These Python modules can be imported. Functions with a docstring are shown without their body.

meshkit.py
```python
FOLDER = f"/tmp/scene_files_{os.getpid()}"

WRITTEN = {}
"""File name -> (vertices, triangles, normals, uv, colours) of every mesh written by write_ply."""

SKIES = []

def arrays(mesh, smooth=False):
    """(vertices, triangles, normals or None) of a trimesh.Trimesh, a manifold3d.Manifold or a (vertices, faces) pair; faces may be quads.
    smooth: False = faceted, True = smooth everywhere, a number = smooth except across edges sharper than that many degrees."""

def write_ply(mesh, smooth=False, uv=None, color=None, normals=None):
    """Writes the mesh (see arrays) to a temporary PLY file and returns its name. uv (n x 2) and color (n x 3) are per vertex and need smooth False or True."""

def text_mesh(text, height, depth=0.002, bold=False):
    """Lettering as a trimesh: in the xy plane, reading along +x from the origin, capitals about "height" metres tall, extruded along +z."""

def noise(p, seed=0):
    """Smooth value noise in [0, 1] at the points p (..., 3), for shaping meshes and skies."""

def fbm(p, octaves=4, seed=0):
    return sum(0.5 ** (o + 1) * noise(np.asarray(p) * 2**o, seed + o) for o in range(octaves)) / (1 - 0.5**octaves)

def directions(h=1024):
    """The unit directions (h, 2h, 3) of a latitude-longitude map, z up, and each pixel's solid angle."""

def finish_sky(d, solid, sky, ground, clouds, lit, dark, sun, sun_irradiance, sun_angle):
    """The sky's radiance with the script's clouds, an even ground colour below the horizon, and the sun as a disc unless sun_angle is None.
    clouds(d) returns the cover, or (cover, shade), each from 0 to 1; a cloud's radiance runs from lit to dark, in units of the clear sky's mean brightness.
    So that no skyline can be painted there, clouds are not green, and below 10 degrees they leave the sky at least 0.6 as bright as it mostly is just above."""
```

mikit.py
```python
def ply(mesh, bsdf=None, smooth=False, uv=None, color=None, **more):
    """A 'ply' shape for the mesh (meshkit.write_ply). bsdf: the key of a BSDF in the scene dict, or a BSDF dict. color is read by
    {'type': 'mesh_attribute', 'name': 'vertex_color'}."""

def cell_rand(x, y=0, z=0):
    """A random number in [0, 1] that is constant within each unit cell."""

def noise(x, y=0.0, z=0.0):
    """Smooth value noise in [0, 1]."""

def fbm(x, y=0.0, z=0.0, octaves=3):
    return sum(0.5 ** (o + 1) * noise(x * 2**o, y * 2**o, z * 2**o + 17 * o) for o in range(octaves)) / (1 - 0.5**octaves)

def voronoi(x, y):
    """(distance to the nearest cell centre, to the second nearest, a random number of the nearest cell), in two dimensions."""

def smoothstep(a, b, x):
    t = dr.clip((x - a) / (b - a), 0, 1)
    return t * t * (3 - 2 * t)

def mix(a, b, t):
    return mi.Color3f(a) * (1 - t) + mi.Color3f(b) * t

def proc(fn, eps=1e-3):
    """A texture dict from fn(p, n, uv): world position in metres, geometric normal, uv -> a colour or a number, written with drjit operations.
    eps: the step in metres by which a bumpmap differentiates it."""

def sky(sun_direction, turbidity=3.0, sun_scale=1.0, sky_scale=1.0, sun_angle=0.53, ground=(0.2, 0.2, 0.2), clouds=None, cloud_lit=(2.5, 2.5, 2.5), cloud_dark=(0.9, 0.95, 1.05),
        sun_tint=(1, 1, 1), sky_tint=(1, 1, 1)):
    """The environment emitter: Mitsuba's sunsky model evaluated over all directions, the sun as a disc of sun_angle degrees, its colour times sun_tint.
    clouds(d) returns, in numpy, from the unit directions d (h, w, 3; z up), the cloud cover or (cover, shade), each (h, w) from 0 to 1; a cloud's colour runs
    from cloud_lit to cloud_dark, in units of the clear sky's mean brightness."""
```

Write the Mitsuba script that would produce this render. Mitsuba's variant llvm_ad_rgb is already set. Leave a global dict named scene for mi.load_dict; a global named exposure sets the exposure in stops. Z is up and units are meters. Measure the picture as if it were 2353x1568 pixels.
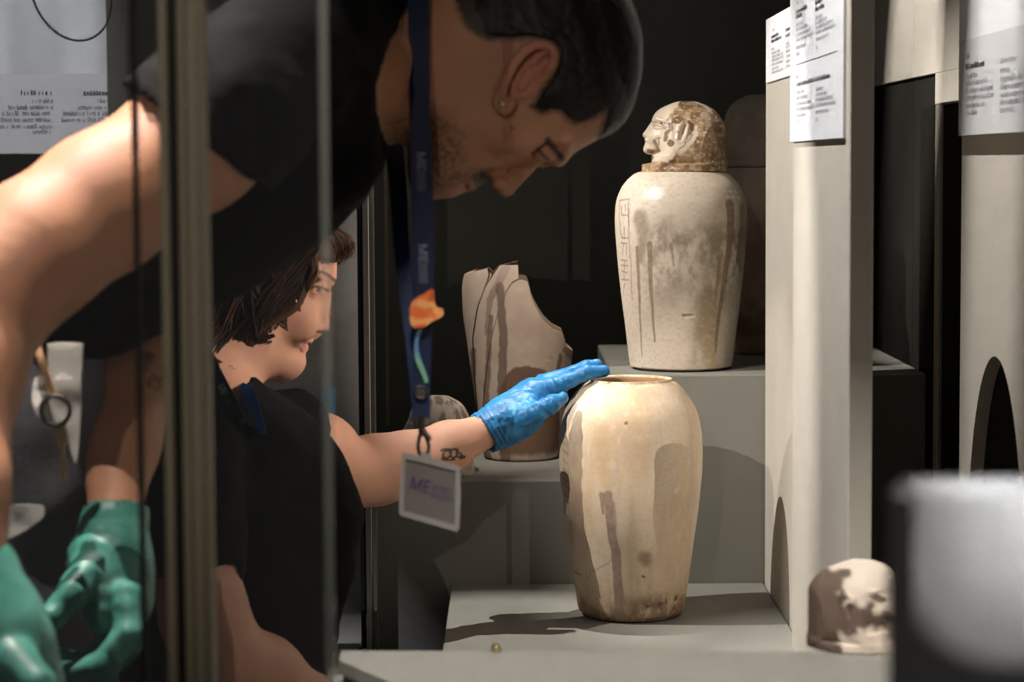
import math, random
import numpy as np
import trimesh
import mitsuba as mi
import mikit, meshkit
from scipy import sparse
from scipy.ndimage import map_coordinates
from scipy.spatial import cKDTree

T = mi.ScalarTransform4f
scene, labels = {"type": "scene"}, {}

# ------------------------------------------------------------------ camera, light, exposure
FPX, CX, CY = 5400.0, 1176.5, 784.0            # a longish lens, in pixels of a 2353 x 1568 frame
PITCH, ROLL = math.atan(409 / 5400), 0.006
ZC = 1.17                                      # the photographer crouches
F0 = np.array([0, math.cos(PITCH), -math.sin(PITCH)])
U0 = np.array([0, math.sin(PITCH), math.cos(PITCH)])
R0 = np.array([1.0, 0, 0])
UV = (U0 + ROLL * R0) / math.hypot(1, ROLL)
RV = (R0 - ROLL * U0) / math.hypot(1, ROLL)
CAM = np.array([0, 0, ZC])
M = np.eye(4)
M[:3, 0], M[:3, 1], M[:3, 2], M[:3, 3] = -RV, UV, F0, CAM
scene["camera"] = {"type": "thinlens", "fov": math.degrees(2 * math.atan(1176.5 / FPX)), "fov_axis": "x",
                   "aperture_radius": 0.0052, "focus_distance": 3.13, "near_clip": 0.05, "far_clip": 50.0, "to_world": T(M.tolist())}
exposure = 0.0


def spot(name, pos, target, rgb, cutoff, beam, weight=1.0):
    scene[name] = {"type": "spot", "to_world": T().look_at(origin=list(pos), target=list(target), up=[0.1, 0.9, 0.2]), "sampling_weight": weight,
                   "intensity": {"type": "rgb", "value": list(rgb)}, "cutoff_angle": cutoff, "beam_width": beam}


scene["ambient"] = {"type": "constant", "sampling_weight": 0.7, "radiance": {"type": "rgb", "value": [0.062, 0.060, 0.057]}}
spot("spot_key", (-0.80, 2.96, 2.02), (0.366, 3.17, 0.95), (8.6, 8.1, 7.3), 18.5, 14, 2.5)   # track spot, upper left of the case
spot("spot_cross", (-0.80, 1.75, 1.87), (0.24, 3.22, 0.82), (7.2, 6.6, 5.8), 6.4, 4.6)          # from the aisle, upper left
spot("spot_step", (-0.25, 2.72, 2.30), (0.0, 3.60, 1.00), (7.4, 6.8, 5.9), 10, 6)               # on the broken jar
spot("spot_shelf", (0.04, 3.37, 2.30), (-0.01, 3.08, 0.58), (9.5, 9.0, 8.2), 9, 6)            # down on the low shelf and the reaching arm
spot("fill_face", (0.42, 2.25, 1.35), (-0.22, 2.74, 1.0), (1.8, 1.55, 1.3), 16, 9, 0.8)  # added fill for her face, standing in for light bounced off jars and panels
spot("spot_aisle", (-0.55, 2.24, 2.75), (-0.43, 1.90, 1.1), (33.0, 29.5, 27.5), 12, 8)          # over the man's arm
spot("fill_arm", (-0.45, 1.66, 2.75), (-0.44, 1.86, 1.15), (10.0, 9.0, 8.3), 9, 5, 0.8)  # added second lamp that softens the shade edge on the man's arm
spot("spot_caption", (-0.80, 2.0, 2.35), (-0.60, 2.7, 1.26), (9, 9, 9.2), 9, 6, 0.8)            # on the far left caption
spot("fill_people", (-0.55, -0.80, 2.00), (-0.30, 2.3, 1.02), (3.4, 3.0, 2.6), 11, 7, 1.2)        # added fill on the two people, unseen behind the camera
spot("spot_near", (0.75, 0.30, 1.75), (0.240, 0.86, 1.095), (24, 24, 24.3), 3.9, 2.0, 0.7)
spot("spot_front", (-0.05, 1.15, 2.5), (0.25, 1.90, 0.75), (16.5, 15.6, 14.2), 17, 12)
spot("spot_side", (-0.08, 2.45, 2.35), (0.352, 2.64, 1.14), (12.5, 12.0, 11.4), 15, 9, 1.1)
spot("spot_edge", (0.40, 2.52, 2.45), (0.552, 2.66, 1.36), (36, 34.5, 32.5), 9, 4, 0.9)
spot("spot_far", (0.0, 3.1, 2.4), (0.61, 3.5, 1.38), (16, 15, 13.6), 11, 7, 0.7)

# ------------------------------------------------------------------ helpers


def world(v):
    """From the sculpting frame (right, up, away from the camera's place) to the room."""
    v = np.asarray(v, float)
    return CAM + v[..., :1] * RV + v[..., 1:2] * UV + v[..., 2:3] * F0


def V(px, py, c):
    return np.array([(px - CX) / FPX * c, -(py - CY) / FPX * c, c])


def ray(px, py):
    return F0 + (px - CX) / FPX * RV - (py - CY) / FPX * UV


def W(px, py, y):
    d = ray(px, py)
    return CAM + d * (y / d[1])


def hit(px, py, p0, n):
    d = ray(px, py)
    return CAM + d * (np.dot(np.asarray(p0) - CAM, n) / np.dot(d, n))


def add(key, mesh, bsdf, smooth=False, color=None, label=None, cat=None, group=None, kind=None, **more):
    n, base = 1, key
    while key in scene:
        key = f"{base}_{n:03d}"
        n += 1
    scene[key] = mikit.ply(mesh, bsdf, smooth=smooth, color=color, **more)
    tag(key, label, cat, group, kind)
    return key


def tag(key, label=None, cat=None, group=None, kind=None):
    d = {k: v for k, v in (("label", label), ("category", cat), ("group", group), ("kind", kind)) if v}
    if d:
        labels[key] = d


def rgb(*v):
    return {"type": "rgb", "value": list(v)}


def mat(name, color, rough=0.5, spec=0.5, metal=0.0, bump=None, **more):
    b = {"type": "principled", "base_color": color if isinstance(color, dict) else rgb(*color), "roughness": rough, "specular": spec, "metallic": metal, **more}
    if bump:
        b = {"type": "bumpmap", "scale": bump[1], "arbitrary": mikit.proc(bump[0]), "bsdf": b}
    scene[name] = {"type": "twosided", "bsdf": b}


def box(lo, hi, bevel=0.0015):
    """A box with chamfered edges."""
    lo, hi = np.asarray(lo, float), np.asarray(hi, float)
    b = min(bevel, 0.3 * (hi - lo).min())
    pts = []
    for s in np.ndindex(2, 2, 2):
        corner = np.where(np.array(s) == 0, lo, hi)
        inw = np.where(np.array(s) == 0, 1.0, -1.0)
        for k in range(3):
            d = inw * b
            d[k] = 0
            pts.append(corner + d)
    return trimesh.convex.convex_hull(np.array(pts))


def prism(poly, z0, z1):
    from shapely.geometry import Polygon
    m = trimesh.creation.extrude_polygon(Polygon(poly), z1 - z0, engine="earcut")
    m.apply_translation([0, 0, z0])
    return m


def join(ms):
    return trimesh.util.concatenate(list(ms))


def tube(pts, radii, sides=10, closed=False, flat=None):
    p = np.asarray(pts, float)
    r = np.broadcast_to(np.asarray(radii, float), (len(p),))
    t = np.gradient(p, axis=0) if not closed else np.roll(p, -1, 0) - np.roll(p, 1, 0)
    t /= np.linalg.norm(t, axis=1, keepdims=True) + 1e-12
    a = np.zeros_like(p)
    ref = np.array([0.13, 0.21, 0.97]) if abs(t[0] @ np.array([0.13, 0.21, 0.97])) < 0.9 else np.array([0.9, 0.1, 0.2])
    for i in range(len(p)):
        q = ref - t[i] * (ref @ t[i])
        ref = q / (np.linalg.norm(q) + 1e-12)
        a[i] = ref
    b = np.cross(t, a)
    ang = np.arange(sides) * 2 * np.pi / sides
    v = p[:, None] + r[:, None, None] * (np.cos(ang)[None, :, None] * a[:, None] + np.sin(ang)[None, :, None] * b[:, None])
    n = len(p)
    i, j = np.meshgrid(np.arange(n if closed else n - 1), np.arange(sides), indexing="ij")
    i2 = (i + 1) % n
    q = np.stack([i * sides + j, i * sides + (j + 1) % sides, i2 * sides + (j + 1) % sides, i2 * sides + j], -1).reshape(-1, 4)
    f = np.vstack([q[:, [0, 1, 2]], q[:, [0, 2, 3]]])
    v = v.reshape(-1, 3)
    if not closed:
        v = np.vstack([v, p[0], p[-1]])
        k = np.arange(sides)
        f = np.vstack([f, np.stack([k * 0 + len(v) - 2, (k + 1) % sides, k], 1), np.stack([k * 0 + len(v) - 1, (n - 1) * sides + k, (n - 1) * sides + (k + 1) % sides], 1)])
    return trimesh.Trimesh(v, f, process=False)


def curve(pts, n=24):
    """A smooth curve through the points."""
    from scipy.interpolate import CubicSpline
    p = np.asarray(pts, float)
    s = np.r_[0, np.cumsum(np.linalg.norm(np.diff(p, axis=0), axis=1))]
    return CubicSpline(s, p)(np.linspace(0, s[-1], n))


def ribbon(mid, across, width, thick, n=40):
    """A flat strap along a curve; across: the direction of its width at each point."""
    p = np.asarray(mid, float)
    t = np.gradient(p, axis=0)
    t /= np.linalg.norm(t, axis=1, keepdims=True)
    a = np.broadcast_to(np.asarray(across, float), p.shape)
    a = a - t * (a * t).sum(1, keepdims=True)
    a /= np.linalg.norm(a, axis=1, keepdims=True)
    nrm = np.cross(t, a)
    w = np.broadcast_to(np.asarray(width, float), (len(p),))[:, None] / 2
    e = thick / 2
    ring = [a * w + nrm * e * .4, a * w * .93 + nrm * e, -a * w * .93 + nrm * e, -a * w + nrm * e * .4, -a * w - nrm * e * .4, -a * w * .93 - nrm * e, a * w * .93 - nrm * e, a * w - nrm * e * .4]
    v = np.stack([p + q for q in ring], 1).reshape(-1, 3)
    k = len(ring)
    i, j = np.meshgrid(np.arange(len(p) - 1), np.arange(k), indexing="ij")
    q = np.stack([i * k + j, i * k + (j + 1) % k, (i + 1) * k + (j + 1) % k, (i + 1) * k + j], -1).reshape(-1, 4)
    f = np.vstack([q[:, [0, 1, 2]], q[:, [0, 2, 3]]])
    caps = [[0, m, m + 1] for m in range(1, k - 1)] + [[(len(p) - 1) * k, (len(p) - 1) * k + m + 1, (len(p) - 1) * k + m] for m in range(1, k - 1)]
    return trimesh.Trimesh(v, np.vstack([f, caps]), process=False)


# ------------------------------------------------------------------ sculpting with distance fields


def surface_nets(F, xs, ys, zs):
    F = np.asarray(F, np.float32)
    s = F < 0
    c = np.zeros(tuple(d - 1 for d in F.shape), np.int8)
    for o in np.ndindex(2, 2, 2):
        c += s[o[0]:F.shape[0] - 1 + o[0], o[1]:F.shape[1] - 1 + o[1], o[2]:F.shape[2] - 1 + o[2]]
    act = (c > 0) & (c < 8)
    I = np.argwhere(act)
    idx = np.full(c.shape, -1, np.int64)
    idx[act] = np.arange(len(I))
    axes = (np.asarray(xs), np.asarray(ys), np.asarray(zs))
    acc, cnt = np.zeros((len(I), 3)), np.zeros((len(I), 1))
    for ax in range(3):
        o1, o2 = [k for k in range(3) if k != ax]
        for u, v in np.ndindex(2, 2):
            a = I.copy()
            a[:, o1] += u
            a[:, o2] += v
            b = a.copy()
            b[:, ax] += 1
            fa, fb = F[tuple(a.T)], F[tuple(b.T)]
            m = (fa < 0) != (fb < 0)
            t = (fa / np.where(fa == fb, 1, fa - fb))[m]
            p = np.stack([axes[k][a[m, k]] for k in range(3)], 1)
            p[:, ax] += t * (axes[ax][b[m, ax]] - axes[ax][a[m, ax]])
            acc[m] += p
            cnt[m] += 1
    v = acc / cnt
    faces = []
    for ax in range(3):
        o1, o2 = (ax + 1) % 3, (ax + 2) % 3
        lo = [slice(1, -1)] * 3
        lo[ax] = slice(0, -1)
        hi = list(lo)
        hi[ax] = slice(1, None)
        A, B = s[tuple(lo)], s[tuple(hi)]
        for flip, m in ((False, A & ~B), (True, ~A & B)):
            g = np.argwhere(m)
            g[:, o1] += 1
            g[:, o2] += 1
            q = []
            for du, dv in ((-1, -1), (0, -1), (0, 0), (-1, 0)):
                h = g.copy()
                h[:, o1] += du
                h[:, o2] += dv
                q.append(idx[tuple(h.T)])
            q = np.stack(q, 1)
            faces.append(q[:, ::-1] if flip else q)
    q = np.vstack(faces)
    q = q[(q >= 0).all(1)]
    return v, np.vstack([q[:, [0, 1, 2]], q[:, [0, 2, 3]]])


def taubin(v, f, n=6, lam=0.5, mu=-0.53):
    e = np.vstack([f[:, [0, 1]], f[:, [1, 2]], f[:, [2, 0]]])
    A = sparse.coo_matrix((np.ones(2 * len(e)), (np.r_[e[:, 0], e[:, 1]], np.r_[e[:, 1], e[:, 0]])), shape=(len(v), len(v))).tocsr()
    A.data[:] = 1
    L = sparse.diags(1 / np.maximum(np.asarray(A.sum(1)).ravel(), 1)) @ A
    for _ in range(n):
        for w in (lam, mu):
            v = v + w * (L @ v - v)
    return v


def normals(v, f):
    n = np.zeros_like(v)
    fn = np.cross(v[f[:, 1]] - v[f[:, 0]], v[f[:, 2]] - v[f[:, 0]])
    for k in range(3):
        np.add.at(n, f[:, k], fn)
    return n / (np.linalg.norm(n, axis=1, keepdims=True) + 1e-12)


def axis(lo, hi, step, fine=()):
    """Grid lines from lo to hi, step apart, finer inside the (lo, hi, step) spans."""
    out, x = [lo], lo
    while x < hi:
        h = step
        for a, b, s in fine:
            if a - 1e-9 <= x < b:
                h = min(h, s)
        x += h
        out.append(x)
    return np.array(out)


class Sculpt:
    def __init__(self, xs, ys, zs):
        self.ax = [np.asarray(a, np.float32) for a in (xs, ys, zs)]
        self.F = np.ones([len(a) for a in self.ax], np.float32)

    def _sub(self, lo, hi, pad):
        sl = tuple(slice(max(np.searchsorted(a, l - pad) - 1, 0), np.searchsorted(a, h + pad) + 1) for a, l, h in zip(self.ax, lo, hi))
        g = [a[s] for a, s in zip(self.ax, sl)]
        return sl, g[0][:, None, None], g[1][None, :, None], g[2][None, None, :]

    def put(self, prim, k=0.01, cut=False):
        lo, hi, fn = prim
        sl, A, B, C = self._sub(lo, hi, k + 0.02)
        if 0 in self.F[sl].shape:
            return self
        d = fn(A, B, C).astype(np.float32)
        f = self.F[sl]
        if cut:
            h = np.maximum(k - np.abs(f + d), 0) / max(k, 1e-9)
            self.F[sl] = np.maximum(f, -d) + h * h * k / 4
        else:
            h = np.maximum(k - np.abs(f - d), 0) / max(k, 1e-9)
            self.F[sl] = np.minimum(f, d) - h * h * k / 4
        return self

    def chain(self, pts, k=0.01):
        for a, b in zip(pts[:-1], pts[1:]):
            self.put(cone(a[0], b[0], a[1], b[1]), k)
        return self

    def shift(self, fn, near=0.02):
        """Adds fn(points) to the field near the surface: folds, wrinkles."""
        m = np.abs(self.F) < near
        i = np.argwhere(m)
        p = np.stack([self.ax[k][i[:, k]] for k in range(3)], 1)
        self.F[m] += fn(p).astype(np.float32)
        return self

    def mesh(self, n=6):
        v, f = surface_nets(self.F, *self.ax)
        v = taubin(v, f, n)
        return v, f


def cone(a, b, ra, rb):
    a, b = np.asarray(a, float), np.asarray(b, float)
    d = b - a
    dd = max(d @ d, 1e-12)

    def fn(A, B, C):
        t = np.clip(((A - a[0]) * d[0] + (B - a[1]) * d[1] + (C - a[2]) * d[2]) / dd, 0, 1)
        return np.sqrt((A - a[0] - t * d[0]) ** 2 + (B - a[1] - t * d[1]) ** 2 + (C - a[2] - t * d[2]) ** 2) - (ra + t * (rb - ra))
    return np.minimum(a - ra, b - rb), np.maximum(a + ra, b + rb), fn


def ell(c, r, rot=None):
    """An ellipsoid with radii r along the columns of rot."""
    c, r = np.asarray(c, float), np.asarray(r, float)
    R = np.eye(3) if rot is None else np.asarray(rot, float)

    def fn(A, B, C):
        q = [(A - c[0]) * R[0, k] + (B - c[1]) * R[1, k] + (C - c[2]) * R[2, k] for k in range(3)]
        k0 = np.sqrt(sum((q[k] / r[k]) ** 2 for k in range(3)))
        k1 = np.sqrt(sum((q[k] / r[k] ** 2) ** 2 for k in range(3)))
        return k0 * (k0 - 1) / np.maximum(k1, 1e-9)
    e = np.abs(R) @ r
    return c - e, c + e, fn


def basis(x, y):
    """Columns: x, y made square to it, and their cross product."""
    x = np.asarray(x, float) / np.linalg.norm(x)
    y = np.asarray(y, float) - x * (np.asarray(y, float) @ x)
    y /= np.linalg.norm(y)
    return np.stack([x, y, np.cross(x, y)], 1)


def poly_field(poly, margin=90, step=1.0):
    """Signed distance to a closed outline, on a grid: fn(x, y)."""
    P = np.asarray(poly, float)
    x0, y0 = P.min(0) - margin
    nx, ny = [int(math.ceil(s / step)) + 1 for s in (np.ptp(P, axis=0) + 2 * margin)]
    X, Y = np.meshgrid(x0 + np.arange(nx) * step, y0 + np.arange(ny) * step, indexing="ij")
    d, inside = np.full(X.shape, 1e9), np.zeros(X.shape, bool)
    for (ax, ay), (bx, by) in zip(P, np.roll(P, -1, 0)):
        ex, ey = bx - ax, by - ay
        t = np.clip(((X - ax) * ex + (Y - ay) * ey) / max(ex * ex + ey * ey, 1e-12), 0, 1)
        d = np.minimum(d, (X - ax - t * ex) ** 2 + (Y - ay - t * ey) ** 2)
        if ay != by:
            inside ^= ((ay > Y) != (by > Y)) & (X < ex * (Y - ay) / ey + ax)
    g = np.where(inside, -1, 1) * np.sqrt(d)

    def fn(x, y):
        x, y = np.broadcast_arrays(x, y)
        return map_coordinates(g, [(x - x0) / step, (y - y0) / step], order=1, mode="nearest")
    return fn


def profile(poly, half, r, s, c0, to2d, lo, hi):
    """A rounded solid with the side outline poly (in 2D units of s metres) and the half-width half(x, y) in metres about the plane C = c0."""
    pf = poly_field(poly, 90 if s < 0.01 else 0.05, 1.0 if s < 0.01 else 0.001)

    def fn(A, B, C):
        x, y = to2d(A[:, :, 0], B[:, :, 0])
        x, y = np.broadcast_arrays(x, y)
        a = (pf(x, y) * s + r)[:, :, None]
        b = np.abs(C - c0) - half(x, y)[:, :, None] + r
        return np.sqrt(np.maximum(a, 0) ** 2 + np.maximum(b, 0) ** 2) + np.minimum(np.maximum(a, b), 0) - r
    return lo, hi, fn


def mixc(c, col, m):
    m = np.clip(m, 0, 1)[:, None]
    return c * (1 - m) + np.asarray(col) * m


def sstep(a, b, x):
    t = np.clip((x - a) / (b - a), 0, 1)
    return t * t * (3 - 2 * t)


def line_dist(x, y, pts):
    """Distance to a polyline and the position along it from 0 to 1."""
    P = np.asarray(pts, float)
    L = np.r_[0, np.cumsum(np.linalg.norm(np.diff(P, axis=0), axis=1))]
    best, at = np.full(np.shape(x), 1e9), np.zeros(np.shape(x))
    for i in range(len(P) - 1):
        e = P[i + 1] - P[i]
        t = np.clip(((x - P[i, 0]) * e[0] + (y - P[i, 1]) * e[1]) / max(e @ e, 1e-12), 0, 1)
        d = np.hypot(x - P[i, 0] - t * e[0], y - P[i, 1] - t * e[1])
        m = d < best
        best = np.where(m, d, best)
        at = np.where(m, (L[i] + t * np.linalg.norm(e)) / max(L[-1], 1e-9), at)
    return best, at
# ------------------------------------------------------------------ materials
VC = {"type": "mesh_attribute", "name": "vertex_color"}


def grain(p, n, uv):
    return mikit.fbm(p.x * 420, p.y * 420, p.z * 420, 3)


def pits(p, n, uv):
    return mikit.fbm(p.x * 90, p.y * 90, p.z * 90, 4)


def weave(p, n, uv):
    return mikit.fbm(p.x * 700, p.y * 700, p.z * 500, 2) + 0.8 * mikit.fbm(p.x * 60, p.y * 60, p.z * 60, 2)


def paint(r, g, b, amt=0.06):
    def fn(p, n, uv):
        t = mikit.fbm(p.x * 14, p.y * 14, p.z * 9, 3)
        return mi.Color3f(r, g, b) * (1 - amt + 2 * amt * t)
    return mikit.proc(fn)


def flat(name, color):
    scene[name] = {"type": "twosided", "bsdf": {"type": "diffuse", "reflectance": color if isinstance(color, dict) else rgb(*color)}}


mat("case_paint", paint(0.205, 0.20, 0.18), 0.55, 0.35)
flat("panel_paint", paint(0.56, 0.52, 0.46))
mat("dark_paint", paint(0.125, 0.125, 0.108), 0.7, 0.25)
mat("black_paint", (0.012, 0.012, 0.010), 0.8, 0.08)
mat("floor_paint", paint(0.05, 0.048, 0.045), 0.6, 0.3)
flat("grey_board", paint(0.33, 0.325, 0.31))
flat("card_white", (0.82, 0.84, 0.88))
flat("card_pale", (0.66, 0.67, 0.70))
flat("ink", (0.035, 0.035, 0.045))
flat("ink_soft", (0.22, 0.22, 0.25))
mat("letter_grey", (0.42, 0.42, 0.41), 0.7, 0.2)
mat("steel", (0.55, 0.53, 0.50), 0.38, 0.5, 1.0)
mat("bronze_metal", paint(0.30, 0.26, 0.175), 0.45, 0.4)
mat("edge_glass", paint(0.22, 0.235, 0.20), 0.25, 0.5)
mat("gasket", (0.008, 0.008, 0.008), 0.6, 0.3)
mat("stone", VC, 0.55, 0.28, bump=(grain, 0.00016))
mat("stone_glossy", VC, 0.38, 0.42, bump=(pits, 0.0006))
mat("stone_rough", VC, 0.7, 0.3, bump=(grain, 0.0008))
mat("skin", VC, 0.56, 0.4, bump=(grain, 0.00008))
mat("hair", VC, 0.5, 0.28)
mat("cloth", VC, 0.85, 0.08, bump=(weave, 0.0006), sheen=0.08)
mat("glove_rubber", VC, 0.42, 0.4)
mat("strap_blue", VC, 0.6, 0.3)
mat("strap_ink", (0.15, 0.17, 0.21), 0.7, 0.2)
mat("plastic_clear", (0.17, 0.158, 0.148), 0.3, 0.5)
mat("card_badge", (0.075, 0.064, 0.058), 0.55, 0.4)
mat("ink_badge", (0.028, 0.018, 0.055), 0.7, 0.2)
mat("metal_dark", (0.10, 0.085, 0.075), 0.4, 0.5, 1.0)
mat("brass", (0.62, 0.50, 0.28), 0.3, 0.5, 1.0)
mat("gold", (0.90, 0.70, 0.32), 0.25, 0.5, 1.0)
mat("enamel", VC, 0.35, 0.5)
mat("leather", (0.33, 0.19, 0.09), 0.6, 0.3)
mat("reflection_blue", (0.14, 0.36, 0.55), 0.5, 0.3)  # colour of the glove reflection on the text panel
mat("bronze_dark", paint(0.04, 0.04, 0.033), 0.5, 0.3)
mat("card_grey", (0.30, 0.30, 0.31), 0.7, 0.2)


def reflection_streaks(p, n, uv):
    return mi.Color3f(0.36, 0.375, 0.385) * (0.45 + 0.9 * mikit.fbm(p.x * 24, 3.0, p.z * 1.2, 2))  # glass reflections put into the card colour as vertical bands


mat("card_streak", mikit.proc(reflection_streaks), 0.6, 0.3)
scene["edge_pane"] = {"type": "blendbsdf", "weight": 0.14, "a": {"type": "thindielectric", "int_ior": 1.5}, "b": {"type": "twosided", "bsdf": {"type": "diffuse", "reflectance": rgb(0.42, 0.45, 0.40)}}}
scene["pane_glass"] = {"type": "thindielectric", "int_ior": 1.5}

# ------------------------------------------------------------------ the room
Y_RISER = 3.39
S0 = W(1437, 1435, 3.087)[2]                                   # lowest shelf
S1 = W(1150, 1105, Y_RISER)[2]                                 # middle step
S2 = W(1600, 862, Y_RISER)[2]                                  # upper step
XA, XB, XD = 0.366, 0.352, 0.552                               # left faces of the partition panels
add("floor", box((-3, -1.2, -0.05), (2.4, 4.6, 0)), "floor_paint", kind="structure")
add("wall_back", box((-3, 4.25, 0), (2.4, 4.35, 2.9)), "dark_paint", kind="structure")

# display shelves inside the case
add("display_shelf", box((-0.09, 2.55, S0 - 0.03), (XA - 0.002, Y_RISER - 0.002, S0)), "case_paint",
    label="low grey display shelf under the open pale jar", cat="shelf", group=None)
add("display_step", box((-0.20, Y_RISER, 0.0), (0.142, 4.02, S1), 0.002), "case_paint",
    label="middle grey display step under the broken jar", cat="plinth")
add("display_step", box((0.145, Y_RISER, 0.0), (0.60, 3.97, S2), 0.002), "case_paint",
    label="tallest grey display step under the two lidded jars", cat="plinth")
add("display_shelf__base", box((-0.088, 2.57, 0.0), (XA - 0.004, Y_RISER - 0.002, S0 - 0.032)), "black_paint", label="black base")

# partition panels at the right, each a standing board
topA = hit(1750, 50, (XA, 0, 0), (1, 0, 0))[2]
yB = hit(1822, 700, (XB, 0, 0), (1, 0, 0))[1]
yBn = hit(1950, 700, (XB, 0, 0), (1, 0, 0))[1]
add("partition_panel", box((XA, yB - 0.05, 0.0), (XA + 0.012, Y_RISER - 0.004, topA)), "panel_paint",
    label="brightly lit beige side panel between the lidded jars and the long caption card", cat="panel")
add("partition_panel", box((XB, yBn, 0.0), (XB + 0.0255, yB, 1.9)), "panel_paint",
    label="tall beige panel carrying the long white caption card, dark narrow end face", cat="panel")
XC = 0.60
y0C, y1C = 2.35, 4.24
cw = add("wall_right", box((XC + 0.021, y0C, 0), (XC + 0.08, y1C, 2.6)), "dark_paint", kind="structure")


def on(px, py, x):
    return hit(px, py, (x, 0, 0), (1, 0, 0))


def side_slab(a, b, z0, z1, x, t=0.012):
    """A slab on the plane X = x between two picture columns."""
    ya, yb = on(a, 400, x)[1], on(b, 400, x)[1]
    return box((x, min(ya, yb), z0), (x + t, max(ya, yb), z1), 0.001)


zt1, zt2 = on(2070, 186, XC)[2], on(2182, 238, XC)[2]
add("wall_right__panel", side_slab(1990, 2097, zt1, 2.6, XC, 0.018), "panel_paint")
add("wall_right__panel", side_slab(2099, 2206, zt1, 2.6, XC, 0.018), "panel_paint")
add("wall_right__panel", side_slab(2147, 2290, zt2, zt1 + 0.0005, XC, 0.018), "panel_paint")
add("wall_right__panel", side_slab(1990, 2097, 0.0, zt1 - 0.002, XC + 0.003, 0.014), "black_paint", label="dark lower panel")
add("wall_right__panel", side_slab(2099, 2146, 0.0, zt1 - 0.002, XC + 0.003, 0.014), "black_paint", label="dark lower panel")
add("wall_right__panel", side_slab(2166, 2290, 0.0, zt2 - 0.002, XC + 0.003, 0.014), "black_paint", label="dark lower panel")
add("wall_right__trim", side_slab(2148, 2157, 0.0, zt2, XC - 0.001, 0.018), "panel_paint", label="narrow beige upright strip")
add("wall_right__trim", side_slab(2158.5, 2164, 0.0, zt2, XC + 0.001, 0.016), "case_paint", label="narrow grey upright strip")

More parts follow.
